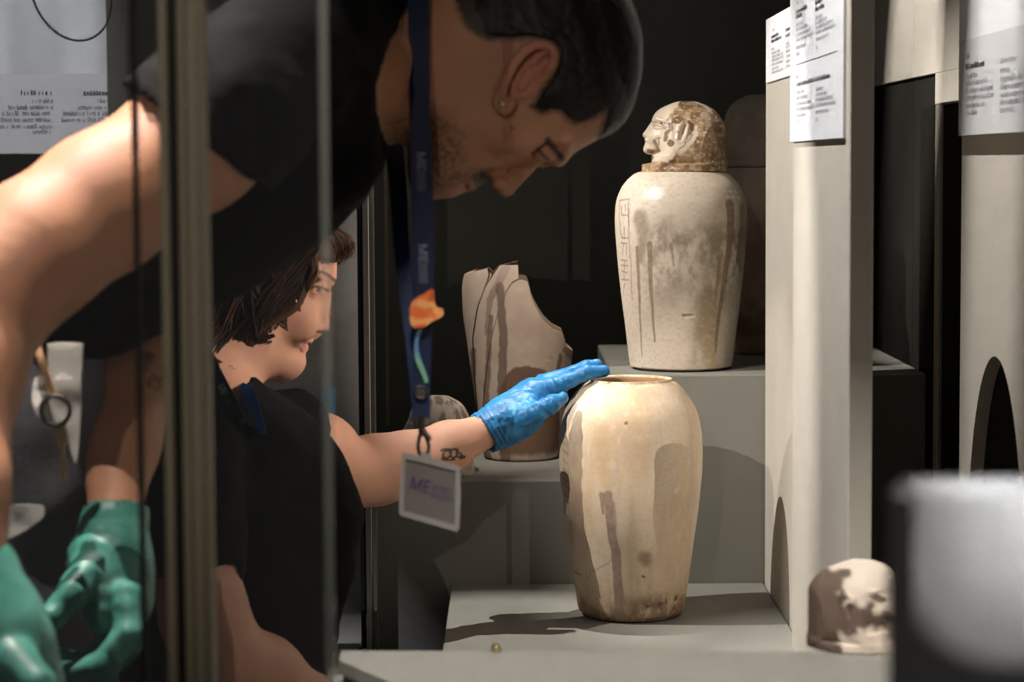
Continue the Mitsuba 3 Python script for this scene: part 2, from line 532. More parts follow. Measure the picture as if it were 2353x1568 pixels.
# nearer partition panel with a neighbouring jar's shadow cut in as a dark arch
yD = on(2207, 700, XD)[1]
from shapely.geometry import Polygon
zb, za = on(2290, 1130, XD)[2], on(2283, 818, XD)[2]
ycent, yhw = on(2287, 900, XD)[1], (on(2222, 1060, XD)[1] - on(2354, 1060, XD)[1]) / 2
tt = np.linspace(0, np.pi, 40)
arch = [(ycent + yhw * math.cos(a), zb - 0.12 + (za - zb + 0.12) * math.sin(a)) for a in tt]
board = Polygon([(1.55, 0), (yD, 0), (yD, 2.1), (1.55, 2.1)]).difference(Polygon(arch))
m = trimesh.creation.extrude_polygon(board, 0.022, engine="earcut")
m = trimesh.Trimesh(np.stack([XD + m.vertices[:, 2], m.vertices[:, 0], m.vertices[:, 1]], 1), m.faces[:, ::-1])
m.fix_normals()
add("partition_panel", m, "panel_paint", label="beige panel at right edge with the largest caption card and a jar shadow cut in as a dark arch", cat="panel")
add("partition_panel_002__shadow_arch", box((XD + 0.016, ycent - yhw - 0.01, zb - 0.13), (XD + 0.022, ycent + yhw + 0.01, za + 0.01)), "black_paint", label="jar shadow built as a dark arched recess")


# ------------------------------------------------------------------ printed captions
def glyphs(origin, u, v, length, h, rng, weight=1.0):
    """One line of small print as strokes on the plane spanned by u and v."""
    quads, x = [], 0.0
    n_out = np.cross(u, v)
    aspect = h * 0.55
    word = rng.integers(3, 9)
    while x < length:
        if word == 0:
            word = rng.integers(3, 9)
            x += aspect * 0.8
            continue
        word -= 1
        tall = rng.random() < 0.3
        hh = h if tall else h * 0.7
        w = aspect * (0.65 + 0.35 * rng.random())
        sw = aspect * 0.22 * weight
        strokes = [(0, 0, sw, hh)]
        k = rng.integers(0, 4)
        if k == 0:
            strokes += [(0, hh - sw, w, hh), (w - sw, 0, w, hh * 0.95)]
        elif k == 1:
            strokes += [(0, 0, w, sw), (w - sw, 0, w, h * 0.7)]
        elif k == 2:
            strokes += [(0, h * 0.62, w, h * 0.62 + sw), (0, h * 0.3, w, h * 0.3 + sw), (0, 0, w, sw)]
        for a, b, c, d in strokes:
            quads.append([(x + a, b), (x + c, b), (x + c, d), (x + a, d)])
        x += w + aspect * 0.28
    q = np.array(quads).reshape(-1, 2)
    p = origin + q[:, :1] * u + q[:, 1:] * v
    k = np.arange(len(quads))[:, None] * 4
    return trimesh.Trimesh(p, np.vstack([k + [0, 1, 2], k + [0, 2, 3]]), process=False)


def print_lines(plane, u, v, lines, rng, h, off):
    """lines: (picture x of the start, x of the end, picture y of the base, bold)."""
    out = {True: [], False: []}
    for x0, x1, y, bold in lines:
        a = hit(x0, y, *plane)
        b = hit(x1, y, *plane)
        out[bool(bold)].append(glyphs(a + off, u, v, abs((b - a) @ u), h * (1.12 if bold else 1.0), rng, 1.7 if bold else 1.0))
    return out


def side_card(name, x, px0, px1, ztop, zbot, lines, h, label, seed, two=None, t=0.003):
    ya, yb = on(px0, 400, x)[1], on(px1, 400, x)[1]
    add(name, box((x - t, yb, zbot), (x, ya, ztop), 0.0004), "card_white", label=label, cat="caption card")
    key = [k for k in scene if k.startswith(name)][-1]
    out = print_lines(((x - t, 0, 0), (1, 0, 0)), np.array([0, -1.0, 0]), np.array([0, 0, 1.0]), lines, np.random.default_rng(seed), h, np.array([-0.0004, 0, 0]))
    if two is not None:
        add(key + "__lower_field", box((x - t - 0.0003, yb + 0.001, zbot + 0.001), (x - t, ya - 0.001, two), 0.0001), "card_pale", label="paler grey lower field")
        for k in out:
            for g in out[k]:
                g.apply_translation([-0.0003, 0, 0])
    for g in out[True]:
        add(key + "__heading", g, "ink")
    for g in out[False]:
        add(key + "__print", g, "ink_soft")
    return key


L1 = [(1776, 1780, 72, 0), (1773, 1789, 89, 1), (1773, 1796, 99, 1), (1773, 1780, 117, 0), (1774, 1793, 126, 0), (1774, 1799, 135, 0), (1774, 1802, 143, 0), (1774, 1800, 152, 0), (1774, 1790, 162, 0), (1774, 1800, 170, 0),
      (1806, 1818, 73, 1), (1806, 1818, 86, 1), (1806, 1814, 104, 0), (1806, 1818, 112, 0), (1806, 1818, 122, 0), (1807, 1818, 133, 0), (1807, 1818, 145, 0), (1807, 1818, 156, 0)]
side_card("caption_card", XA, 1764, 1834, on(1764, 46, XA)[2], on(1766, 191, XA)[2], L1, 0.0042, "small white caption card half hidden behind the long card", 3)
L2 = [(1831, 1834, 11, 0), (1829, 1855, 33, 1), (1829, 1843, 44, 1), (1830, 1845, 62, 0), (1830, 1856, 73, 0), (1830, 1863, 85, 0), (1830, 1869, 97, 0), (1830, 1852, 114, 0), (1830, 1837, 129, 0),
      (1874, 1889, 12, 1), (1874, 1894, 27, 1), (1874, 1890, 46, 0), (1874, 1900, 57, 0), (1875, 1914, 68, 0), (1875, 1920, 80, 0), (1875, 1904, 95, 0), (1875, 1880, 114, 0),
      (1831, 1834, 180, 0), (1831, 1907, 199, 1), (1831, 1847, 217, 0), (1831, 1856, 230, 0), (1831, 1864, 243, 0), (1831, 1871, 256, 0), (1831, 1851, 270, 0), (1831, 1836, 283, 0),
      (1875, 1891, 210, 0), (1875, 1900, 222, 0), (1875, 1916, 234, 0), (1875, 1921, 247, 0), (1875, 1904, 262, 0), (1875, 1880, 278, 0)]
k2 = side_card("caption_card", XB, 1820, 1943, on(1820, -40, XB)[2], on(1820, 327, XB)[2], L2, 0.0048, "long white caption card with two printed entries on the middle panel", 4)
pa, pb = on(1829, 150, XB - 0.0034), on(1923, 150, XB - 0.0034)
add(k2 + "__rule", box((XB - 0.0036, pb[1], pa[2]), (XB - 0.003, pa[1], pa[2] + 0.0006), 0.0001), "ink_soft", label="thin grey rule")
L3 = [(2221, 2230, 136, 0), (2220, 2262, 160, 1), (2221, 2246, 181, 0), (2221, 2270, 198, 0), (2221, 2282, 215, 0), (2221, 2286, 231, 0), (2221, 2264, 249, 0), (2221, 2246, 265, 0),
      (2300, 2336, 146, 0), (2300, 2322, 168, 0), (2300, 2352, 188, 0), (2300, 2356, 206, 0), (2300, 2356, 224, 0), (2300, 2356, 241, 0), (2300, 2330, 259, 0)]
side_card("caption_card", XD, 2207, 2420, on(2207, -60, XD)[2], on(2207, 313, XD)[2], L3, 0.0062, "largest white caption card, nearest, at the right edge above the arch cut in for a shadow", 5, two=on(2207, 97, XD)[2])

# the blurred board close to the camera, lower right
nb = [W(2062, 1112, 0.86), W(2500, 1700, 0.86)]
add("caption_board", box((nb[0][0], 0.86, 0.55), (0.62, 0.885, nb[0][2]), 0.006), "grey_board", label="large out of focus grey board close to the camera at lower right", cat="board")

# near plinth with its slab top
zl = W(1400, 1499, 2.02)[2]
cn = [hit(x, y, (0, 0, zl), (0, 0, 1))[:2] for x, y in ((785, 1496), (2200, 1499), (2250, 1900), (1060, 1640), (779, 1518))]
add("near_plinth", join([prism(cn, zl - 0.012, zl)]), "case_paint", label="pale out of focus plinth top in the foreground below the open jar", cat="plinth")
c2 = [tuple(np.array(c) + d) for c, d in zip(cn, ((-0.012, -0.02), (0.0, -0.02), (0.0, 0.0), (-0.03, -0.03), (-0.03, -0.03)))]
add("near_plinth__body", prism(c2, 0.0, zl - 0.024), "case_paint")
add("near_plinth__shadow_gap", prism([tuple(np.array(c) + np.array((0.004, -0.012))) for c in cn], zl - 0.0245, zl - 0.0115), "gasket", label="dark recess under the slab")
sc = hit(1140, 1488, (0, 0, zl + 0.006), (0, 0, 1))
bolt = trimesh.creation.icosphere(2, 0.0045)
bolt.apply_scale([1, 1, 1.1])
bolt.apply_translation(hit(1140, 1492, (0, 0, zl + 0.003), (0, 0, 1)))
add("near_plinth__pin", bolt, "brass", True, label="small pale pin")


# ------------------------------------------------------------------ jars
def lathe(prof, wobble=0.0, dense=300, seed=0, ripple=None):
    """Revolved about z from (radius, height) pairs, finely on the side that faces the aisle."""
    prof = np.asarray(prof, float)
    phi = np.r_[np.linspace(-1.75, 1.75, dense), np.linspace(1.75, 2 * np.pi - 1.75, 60)[1:-1]]
    k = len(phi)
    r, z = prof[:, 0][:, None], prof[:, 1][:, None]
    x, y = r * np.sin(phi), -r * np.cos(phi)
    v = np.stack([x, y, np.broadcast_to(z, x.shape)], -1)
    if wobble:
        n = meshkit.fbm(v * 14 + 3, 3, seed) - 0.5
        v[..., :2] *= (1 + wobble * n / np.maximum(np.abs(r), 0.02))[..., None]
    v = v.reshape(-1, 3)
    i, j = np.meshgrid(np.arange(len(prof) - 1), np.arange(k), indexing="ij")
    q = np.stack([i * k + j, i * k + (j + 1) % k, (i + 1) * k + (j + 1) % k, (i + 1) * k + j], -1).reshape(-1, 4)
    f = np.vstack([q[:, [0, 1, 2]], q[:, [0, 2, 3]]])
    return v, f


def fine(prof, step):
    p = np.asarray(prof, float)
    from scipy.interpolate import PchipInterpolator
    s = np.r_[0, np.cumsum(np.linalg.norm(np.diff(p, axis=0), axis=1))]
    t = np.linspace(0, s[-1], int(s[-1] / step) + 2)
    return np.stack([PchipInterpolator(s, p[:, 0])(t), PchipInterpolator(s, p[:, 1])(t)], 1)


class Jar:
    """Turns places seen on a jar's front into (arc, height) on its skin."""

    def __init__(self, px, y, zbase):
        self.px, self.y, self.z0 = px, y, zbase
        self.x = W(px, 900, y)[0]
        self.m = y / FPX

    def outline(self, rows):
        return [(hw * self.m, max(W(self.px, py, self.y)[2] - self.z0, 0.0)) for py, hw in rows]

    def set(self, prof):
        p = np.asarray(prof)
        o = np.argsort(p[:, 1])
        self.r = lambda z: np.interp(z, p[o, 1], p[o, 0])

    def at(self, px, py):
        z = W(px, py, self.y - 0.06)[2] - self.z0
        r = self.r(z)
        return math.asin(np.clip((px - self.px) * self.m * 0.985 / r, -1, 1)) * 0.09, z

    def pts(self, P):
        return [self.at(*p) for p in P]


def blotch(p, scale, seed, lo, hi, stretch=(1, 1, 1), octaves=4):
    return sstep(lo, hi, meshkit.fbm(p * scale * np.asarray(stretch), octaves, seed))


def place_jar(j):
    return T().translate([j.x, j.y, j.z0])


# --- the open jar on the low shelf
JF = Jar(1449, 3.156, S0)
rows = [(874, 98), (880, 107), (890, 117), (902, 127), (926, 144), (950, 155), (975, 161), (1000, 164.5), (1040, 166), (1080, 165), (1130, 160.5), (1200, 152), (1260, 143.5), (1300, 138), (1350, 130.5), (1385, 125), (1400, 120)]
out = JF.outline(rows)[::-1]
zr = out[-1][1]
JF.set(out)
prof = [(0.001, 0.0005), (0.05, 0.0), (0.0625, 0.0015), (0.0685, 0.006)] + out + [(0.0560, zr + 0.0025), (0.0525, zr + 0.002), (0.0505, zr - 0.003), (0.0500, zr - 0.012), (0.056, zr - 0.035), (0.066, zr - 0.07), (0.07, zr - 0.12), (0.06, 0.03), (0.001, 0.022)]
lip = len(fine(prof[: 4 + len(out) + 3], 0.0011))
v, f = lathe(fine(prof, 0.0011), 0.0011, 330, 5)
arc, z = np.arctan2(v[:, 0], -v[:, 1]) * 0.09, v[:, 2]
inner = np.arange(len(v)) >= (lip - 3) * 388
c = np.tile([0.74, 0.61, 0.455], (len(v), 1))
sv = np.stack([arc, z * 0, z], 1)
c = mixc(c, [0.60, 0.43, 0.27], 0.75 * blotch(v, 11, 2, 0.42, 0.75, (1, 1, 0.6)))
c = mixc(c, [0.74, 0.63, 0.50], 0.6 * blotch(v, 26, 9, 0.5, 0.72, (1.4, 1.4, 0.25)))
c = mixc(c, [0.56, 0.43, 0.36], 0.5 * blotch(v, 55, 21, 0.5, 0.8, (1.6, 1.6, 0.12)))
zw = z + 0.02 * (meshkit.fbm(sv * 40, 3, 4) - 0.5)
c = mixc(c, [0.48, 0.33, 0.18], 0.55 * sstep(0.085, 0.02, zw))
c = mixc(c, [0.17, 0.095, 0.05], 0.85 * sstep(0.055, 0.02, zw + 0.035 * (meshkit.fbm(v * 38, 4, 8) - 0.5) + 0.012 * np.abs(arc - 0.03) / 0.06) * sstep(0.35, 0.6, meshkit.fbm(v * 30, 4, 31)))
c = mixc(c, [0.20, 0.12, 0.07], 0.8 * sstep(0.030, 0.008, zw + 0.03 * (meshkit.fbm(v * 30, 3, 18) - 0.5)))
c = mixc(c, [0.62, 0.46, 0.32], 0.35 * sstep(zr - 0.022, zr - 0.004, zw))
c = mixc(c, [0.33, 0.22, 0.12], 0.7 * sstep(zr - 0.007, zr - 0.001, z) * sstep(0.4, 0.62, meshkit.fbm(v * 80, 3, 44)))


def drip(c, j, P, w0, w1, col, strength, seed=0, soft=0.0010, rough=0.0011):
    d, t = line_dist(arc + rough * (meshkit.fbm(np.stack([arc * 2, z, z * 0], 1) * 75, 4, seed) - 0.5) * 2, z, j.pts(P))
    w = w0 + (w1 - w0) * t
    return mixc(c, col, strength * sstep(w + soft, w - soft, d) * (0.70 + 0.5 * meshkit.fbm(v * 170, 3, seed + 5)))


c = mixc(c, [0.52, 0.38, 0.26], 0.22 * sstep(0.52, 0.68, meshkit.fbm(v * 240, 3, 93)))
c = mixc(c, [0.80, 0.71, 0.58], 0.25 * sstep(0.56, 0.7, meshkit.fbm(v * np.array([150, 150, 60]), 3, 94)))
PURP = [0.31, 0.22, 0.18]
c = drip(c, JF, [(1376, 1132), (1378, 1175)], 0.004, 0.0015, PURP, 0.85, 1)
c = drip(c, JF, [(1390, 1130), (1393, 1180), (1400, 1235), (1408, 1262), (1410, 1310), (1415, 1365), (1416, 1432)], 0.0055, 0.0078, PURP, 0.9, 2)
c = drip(c, JF, [(1402, 1150), (1408, 1205)], 0.002, 0.001, PURP, 0.6, 3)
c = drip(c, JF, [(1474, 1278), (1476, 1284)], 0.009, 0.007, [0.25, 0.15, 0.11], 0.8, 4, 0.007)
c = drip(c, JF, [(1468, 1319), (1473, 1321)], 0.0015, 0.0012, [0.07, 0.04, 0.03], 0.9, 5)
for P, w in (([(1507, 1388), (1514, 1386)], 0.0025), ([(1547, 1380), (1549, 1378)], 0.0035), ([(1544, 1398), (1543, 1404)], 0.002), ([(1480, 1390), (1486, 1389)], 0.0015), ([(1437, 1418), (1441, 1418)], 0.0015), ([(1510, 1396), (1512, 1397)], 0.0012), ([(1523, 1378), (1524, 1386)], 0.0012), ([(1314, 1325), (1328, 1328)], 0.0009), ([(1318, 1355), (1322, 1372)], 0.0012), ([(1430, 968), (1431, 966)], 0.0016), ([(1393, 881), (1402, 876)], 0.0022)):
    c = drip(c, JF, P, w, w, [0.10, 0.06, 0.04], 0.85, int(w * 1e4))
c = drip(c, JF, [(1345, 1333), (1352, 1316), (1372, 1302), (1392, 1290), (1402, 1272)], 0.0006, 0.0005, [0.33, 0.20, 0.12], 0.75, 6)
c = drip(c, JF, [(1545, 1125), (1552, 1120)], 0.003, 0.002, [0.8, 0.72, 0.58], 0.8, 7)
c = drip(c, JF, [(1375, 990), (1380, 1060), (1384, 1110)], 0.010, 0.006, [0.52, 0.36, 0.2], 0.45, 8, 0.008)
# the incised column at the left edge
for i, (py, w) in enumerate(((1005, 10), (1020, 7), (1040, 12), (1062, 8), (1085, 12), (1105, 9), (1120, 14), (1142, 10), (1155, 13), (1170, 7), (1190, 9))):
    c = drip(c, JF, [(1288 + i * 0.4, py), (1288 + w + i * 0.4, py + 8)], 0.0012, 0.0009, [0.36, 0.26, 0.17], 0.8, i)
c = drip(c, JF, [(1306, 960), (1301, 1000), (1300, 1060), (1302, 1130), (1306, 1220)], 0.0008, 0.0008, [0.36, 0.25, 0.17], 0.7, 12)
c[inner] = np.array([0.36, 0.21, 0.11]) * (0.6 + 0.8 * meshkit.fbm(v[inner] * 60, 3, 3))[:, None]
ok = ~inner
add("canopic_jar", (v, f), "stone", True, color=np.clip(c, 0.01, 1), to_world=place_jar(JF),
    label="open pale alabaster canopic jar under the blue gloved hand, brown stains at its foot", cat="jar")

# --- the lidded jar on the upper step
JU = Jar(1565, 3.505, S2)
rows = [(399, 105), (404, 113), (412, 122), (430, 136), (445, 143), (460, 148), (480, 151), (505, 152), (560, 149), (600, 145.5), (650, 140.5), (700, 135), (740, 130), (800, 122.5), (830, 118.5), (840, 116)]
out = JU.outline(rows)[::-1]
zu = out[-1][1]
JU.set(out)
prof = [(0.001, 0.0005), (0.055, 0.0), (0.068, 0.0015), (0.0745, 0.006)] + out[:-1] + [(0.069, zu), (0.060, zu + 0.003), (0.001, zu + 0.003)]
v, f = lathe(fine(prof, 0.0011), 0.001, 330, 15)
arc, z = np.arctan2(v[:, 0], -v[:, 1]) * 0.09, v[:, 2]
c = np.tile([0.68, 0.585, 0.475], (len(v), 1))
sv = np.stack([arc, z * 0, z], 1)
c = mixc(c, [0.58, 0.47, 0.40], 0.55 * blotch(v, 14, 52, 0.4, 0.72, (1, 1, 0.7)))
c = mixc(c, [0.76, 0.68, 0.56], 0.6 * blotch(v, 22, 59, 0.5, 0.7, (1.2, 1.2, 0.4)))
zs, as_ = JU.at(1570, 480)[1], 0.02
band = sstep(JU.at(1565, 500)[1] + 0.01, JU.at(1565, 540)[1], z + 0.03 * (meshkit.fbm(sv * 34, 3, 7) - 0.5)) * sstep(JU.at(1565, 720)[1] - 0.02, JU.at(1565, 600)[1], z)
mott = sstep(0.36, 0.62, 0.6 * meshkit.fbm(v * np.array([44, 44, 30]), 5, 71) + 0.4 * meshkit.fbm(v * np.array([120, 120, 60]), 4, 72))
c = mixc(c, [0.27, 0.20, 0.15], 0.88 * band * mott * sstep(-0.075, -0.04, arc) * sstep(0.15, 0.08, arc))
low = sstep(0.0, 0.03, arc + 0.01 * (meshkit.fbm(sv * 50, 3, 3) - 0.5)) * sstep(0.075, 0.05, arc) * sstep(JU.at(1565, 560)[1], JU.at(1565, 640)[1], z)
c = mixc(c, [0.36, 0.26, 0.155], 0.8 * low * sstep(0.33, 0.6, meshkit.fbm(v * np.array([48, 48, 14]), 4, 77)))
c = mixc(c, [0.66, 0.52, 0.28], 0.45 * sstep(0.02, 0.05, arc) * sstep(0.085, 0.05, arc) * sstep(0.14, 0.05, z) * sstep(0.4, 0.6, meshkit.fbm(v * 40, 3, 81)))
c = mixc(c, [0.42, 0.33, 0.25], 0.28 * sstep(0.5, 0.68, meshkit.fbm(v * 230, 3, 91)))
c = mixc(c, [0.74, 0.67, 0.57], 0.22 * sstep(0.56, 0.7, meshkit.fbm(v * 190, 3, 92)))
BR = [0.25, 0.175, 0.125]
c = drip(c, JU, [(1463, 500), (1470, 540), (1464, 600)], 0.012, 0.004, BR, 0.7, 21, 0.005)
c = drip(c, JU, [(1457, 570), (1461, 640), (1464, 720), (1468, 800), (1470, 822)], 0.0035, 0.0012, BR, 0.85, 22)
c = drip(c, JU, [(1484, 560), (1486, 640), (1492, 720), (1497, 784)], 0.0042, 0.0016, BR, 0.85, 23)
c = drip(c, JU, [(1440, 480), (1443, 600), (1447, 690)], 0.001, 0.0009, BR, 0.8, 24)
c = drip(c, JU, [(1532, 560), (1538, 610)], 0.0025, 0.001, BR, 0.7, 25)
c = drip(c, JU, [(1668, 470), (1670, 540), (1660, 620), (1648, 700), (1640, 760), (1637, 808)], 0.008, 0.002, BR, 0.85, 26)
c = drip(c, JU, [(1645, 590), (1635, 680)], 0.003, 0.001, BR, 0.6, 27)
c = drip(c, JU, [(1700, 480), (1695, 540), (1688, 600)], 0.008, 0.003, [0.24, 0.17, 0.11], 0.7, 28, 0.004)
c = drip(c, JU, [(1560, 722), (1580, 721)], 0.0018, 0.0015, [0.2, 0.12, 0.08], 0.9, 29)
c = drip(c, JU, [(1566, 728), (1588, 726)], 0.002, 0.001, [0.85, 0.8, 0.7], 0.9, 30)
for q in range(7):  # small pale glints painted on the jar's right shoulder
    c = drip(c, JU, [(1655 + q * 7, 438 + (q * 13) % 25), (1661 + q * 7, 441 + (q * 13) % 25)], 0.002, 0.0012, [0.86, 0.82, 0.72], 0.85, q)
cols = [(1420, 462, 1440, 458), (1421, 462, 1421, 520), (1440, 458, 1440, 520), (1424, 475, 1424, 495), (1424, 495, 1436, 495), (1432, 470, 1432, 485), (1420, 525, 1424, 545), (1430, 525, 1430, 545), (1424, 548, 1437, 548),
        (1422, 560, 1436, 560), (1428, 560, 1426, 590), (1434, 565, 1434, 585), (1424, 600, 1436, 600), (1424, 612, 1438, 612), (1430, 600, 1430, 640), (1425, 625, 1436, 628), (1426, 645, 1440, 645), (1432, 655, 1428, 680)]
for i, (a, b, p, q) in enumerate(cols):
    c = drip(c, JU, [(a, b), (p, q)], 0.0011, 0.0009, [0.24, 0.17, 0.12], 0.85, i + 40, 0.0008, 0.001)
c = drip(c, JU, [(1470, 848), (1560, 853), (1660, 850)], 0.0016, 0.0016, [0.2, 0.14, 0.1], 0.6, 33)
jk = add("canopic_jar", (v, f), "stone_glossy", True, color=np.clip(c, 0.01, 1), to_world=place_jar(JU),
         label="lidded canopic jar with brown drips and brown-wigged head lid on the tallest step", cat="jar")

# --- the jar behind it
JB = Jar(1735, 3.80, S2)
prof = fine([(0.001, 0.0005), (0.06, 0.0), (0.07, 0.004), (0.078, 0.03), (0.088, 0.10), (0.098, 0.18), (0.101, 0.225), (0.097, 0.255), (0.088, 0.278), (0.078, 0.29), (0.072, 0.2985), (0.001, 0.2985)], 0.003)
v, f = lathe(prof, 0.001, 130, 25)
arc, z = np.arctan2(v[:, 0], -v[:, 1]) * 0.09, v[:, 2]
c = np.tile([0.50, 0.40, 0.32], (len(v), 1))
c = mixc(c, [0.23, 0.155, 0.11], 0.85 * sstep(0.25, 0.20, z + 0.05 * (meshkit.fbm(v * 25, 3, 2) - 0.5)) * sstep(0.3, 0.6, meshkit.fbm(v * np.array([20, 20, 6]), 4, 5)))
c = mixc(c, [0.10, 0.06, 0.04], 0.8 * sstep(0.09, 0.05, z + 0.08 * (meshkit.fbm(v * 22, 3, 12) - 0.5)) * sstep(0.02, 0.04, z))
add("canopic_jar", (v, f), "stone", True, color=np.clip(c, 0.01, 1), to_world=place_jar(JB),
    label="shadowed canopic jar with plain smooth head lid, half hidden behind the side panel", cat="jar")

# --- the broken jar on the middle step
JR = Jar(1197, 3.655, S1)
JR.set([(0.06, 0), (0.09, 0.2), (0.088, 0.3)])
prof = [(0.0, 0.0005), (0.045, 0), (0.056, 0.003), (0.0585, 0.010), (0.066, 0.06), (0.075, 0.12), (0.083, 0.18), (0.0895, 0.235), (0.0905, 0.262), (0.0875, 0.285), (0.078, 0.305), (0.066, 0.316), (0.055, 0.322),
        (0.050, 0.318), (0.060, 0.306), (0.071, 0.295), (0.0785, 0.280), (0.081, 0.262), (0.080, 0.235), (0.074, 0.18), (0.066, 0.12), (0.056, 0.06), (0.045, 0.02), (0.0, 0.018)]
v, f = lathe(fine(prof, 0.0016), 0.0008, 240, 33)
jar = trimesh.Trimesh(v, f, process=True)
jar.update_faces(jar.nondegenerate_faces())
jar.fix_normals()


def front_poly(P, j=JR):
    """Places on the picture of the jar's front -> (x, z) about its axis."""
    return [((px - j.px) * j.m, W(px, py, j.y)[2] - j.z0) for px, py in P]


def across(P, y0, y1):
    m = trimesh.creation.extrude_polygon(Polygon(front_poly(P)).buffer(0), y1 - y0, engine="earcut")
    m = trimesh.Trimesh(np.stack([m.vertices[:, 0], y0 + m.vertices[:, 2], m.vertices[:, 1]], 1), m.faces[:, ::-1])
    m.fix_normals()
    return m


edge = [(1165, 662), (1176, 645), (1187, 637), (1200, 637), (1212, 641), (1217, 655), (1221, 676), (1229, 695), (1240, 716), (1254, 735), (1270, 750), (1292, 760), (1297, 775), (1300, 792), (1312, 800), (1324, 812), (1328, 832), (1327, 850)]
keep = across([(1030, 1110), (1030, 560), (1165, 560)] + edge + [(1360, 870), (1360, 1110)], -0.2, 0.2)
sh1 = [(1040, 1100), (1040, 640), (1090, 622), (1124, 612), (1127, 628), (1118, 652), (1100, 700), (1088, 770), (1090, 850), (1098, 960), (1100, 1100)]
sh2 = [(1100, 1100), (1098, 960), (1090, 850), (1088, 770), (1100, 700), (1118, 652), (1134, 628), (1150, 605), (1192, 604), (1193, 634), (1178, 642), (1166, 660), (1148, 700), (1132, 760), (1120, 830), (1108, 940), (1104, 1100)]
full = trimesh.boolean.intersection([jar, across([(1030, 1110), (1030, 720), (1058, 690), (1066, 668), (1080, 648), (1094, 634), (1124, 618), (1134, 629), (1150, 614), (1192, 604), (1193, 634), (1178, 642)] + edge[2:] + [(1360, 870), (1360, 1110)], -0.2, 0.2)], engine="manifold")
b1 = across(sh1, -0.2, 0.03)
b2 = across(sh2, -0.2, 0.01)
body = trimesh.boolean.difference([full, across(list(Polygon(sh1).union(Polygon(sh2)).buffer(1.5).exterior.coords)[:-1], -0.2, 0.03)], engine="manifold")
sA = trimesh.boolean.intersection([jar, across(list(Polygon(sh1).buffer(-0.8).exterior.coords)[:-1], -0.2, 0.03)], engine="manifold")
sB = trimesh.boolean.intersection([jar, across(list(Polygon(sh2).buffer(-0.8).exterior.coords)[:-1], -0.2, 0.01)], engine="manifold")


def broken_colour(m):
    global v, arc, z
    m = trimesh.Trimesh(m.vertices, m.faces)
    v = np.asarray(m.vertices)
    arc, z = np.arctan2(v[:, 0], -v[:, 1]) * 0.09, v[:, 2]
    sv = np.stack([arc, z * 0, z], 1)
    c = np.tile([0.56, 0.445, 0.36], (len(v), 1))
    c = mixc(c, [0.46, 0.35, 0.28], 0.6 * blotch(v, 24, 5, 0.42, 0.7))
    D = [0.13, 0.085, 0.06]
    px = JR.px + v[:, 0] / JR.m
    wob = 6 * (meshkit.fbm(sv * 90, 3, 9) - 0.5)
    py = 375 + (ZC - (v[:, 2] + S1)) / JR.y * FPX
    front = v[:, 1] < 0.0
    for P, a, b, k in (([(1150, 650), (1158, 760), (1153, 900), (1162, 1070)], 9, 11, 0.8), ([(1131, 720), (1124, 800), (1118, 900), (1120, 1060)], 5, 9, 0.75), ([(1165, 610), (1128, 680), (1120, 760)], 10, 4, 0.55),
                       ([(1089, 800), (1086, 940), (1100, 1070)], 6, 5, 0.8), ([(1287, 810), (1280, 850), (1275, 900)], 4, 6, 0.85), ([(1300, 800), (1322, 830)], 8, 8, 0.6)):
        d, t = line_dist(px + wob, py, P)
        w = a + (b - a) * t
        c = np.where(front[:, None], mixc(c, D, k * sstep(w + 1.5, w - 1.5, d)), c)
    patch = np.hypot((px - 1215) / 68, (py - 905) / 73) + 0.25 * (meshkit.fbm(sv * 40, 3, 13) - 0.5)
    c = np.where(front[:, None], mixc(c, [0.16, 0.085, 0.055], 0.92 * sstep(1.03, 0.97, np.where(py < 905, patch, np.abs(px - 1215 + wob) / 70)) * sstep(1050, 1030, py + wob * 1.2)), c)
    c = mixc(c, [0.42, 0.33, 0.28], 0.5 * sstep(1090, 1120, px) * sstep(660, 620, py) * sstep(1200, 1180, px))
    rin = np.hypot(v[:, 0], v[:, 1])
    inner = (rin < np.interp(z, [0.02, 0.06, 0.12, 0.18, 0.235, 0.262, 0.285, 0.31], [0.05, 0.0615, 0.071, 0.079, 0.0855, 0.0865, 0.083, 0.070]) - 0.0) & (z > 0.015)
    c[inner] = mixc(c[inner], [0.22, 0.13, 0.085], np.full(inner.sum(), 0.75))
    return m, np.clip(c, 0.01, 1)


to = place_jar(JR)
jr = "broken_jar"
tag(jr, "broken canopic jar with jagged rim and dark brown stains on the middle step", "jar")
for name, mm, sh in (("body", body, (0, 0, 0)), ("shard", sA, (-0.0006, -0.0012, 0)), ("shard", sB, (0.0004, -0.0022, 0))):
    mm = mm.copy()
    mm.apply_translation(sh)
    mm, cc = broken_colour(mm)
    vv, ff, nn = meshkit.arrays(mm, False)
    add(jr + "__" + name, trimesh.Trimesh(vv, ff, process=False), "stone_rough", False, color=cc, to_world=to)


# ------------------------------------------------------------------ stone heads (jar lids)
LID = [(1559, 231), (1591, 231), (1615, 238), (1636, 248), (1650, 263), (1663, 289), (1670, 314), (1672, 350), (1671, 391), (1476, 391), (1476, 379), (1488, 373), (1500, 370), (1501, 360), (1498, 352), (1491, 348), (1487, 341), (1487, 333), (1489, 327),
       (1488, 320), (1490, 313), (1491, 306), (1493, 296), (1496, 283), (1499, 270), (1503, 261), (1511, 252), (1530, 241)]


def smooth_poly(P, n=160):
    from scipy.interpolate import PchipInterpolator
    p = np.array(P + [P[0]], float)
    s = np.r_[0, np.cumsum(np.linalg.norm(np.diff(p, axis=0), axis=1))]
    t = np.linspace(0, s[-1], n, endpoint=False)
    return np.stack([PchipInterpolator(s, p[:, 0])(t), PchipInterpolator(s, p[:, 1])(t)], 1)


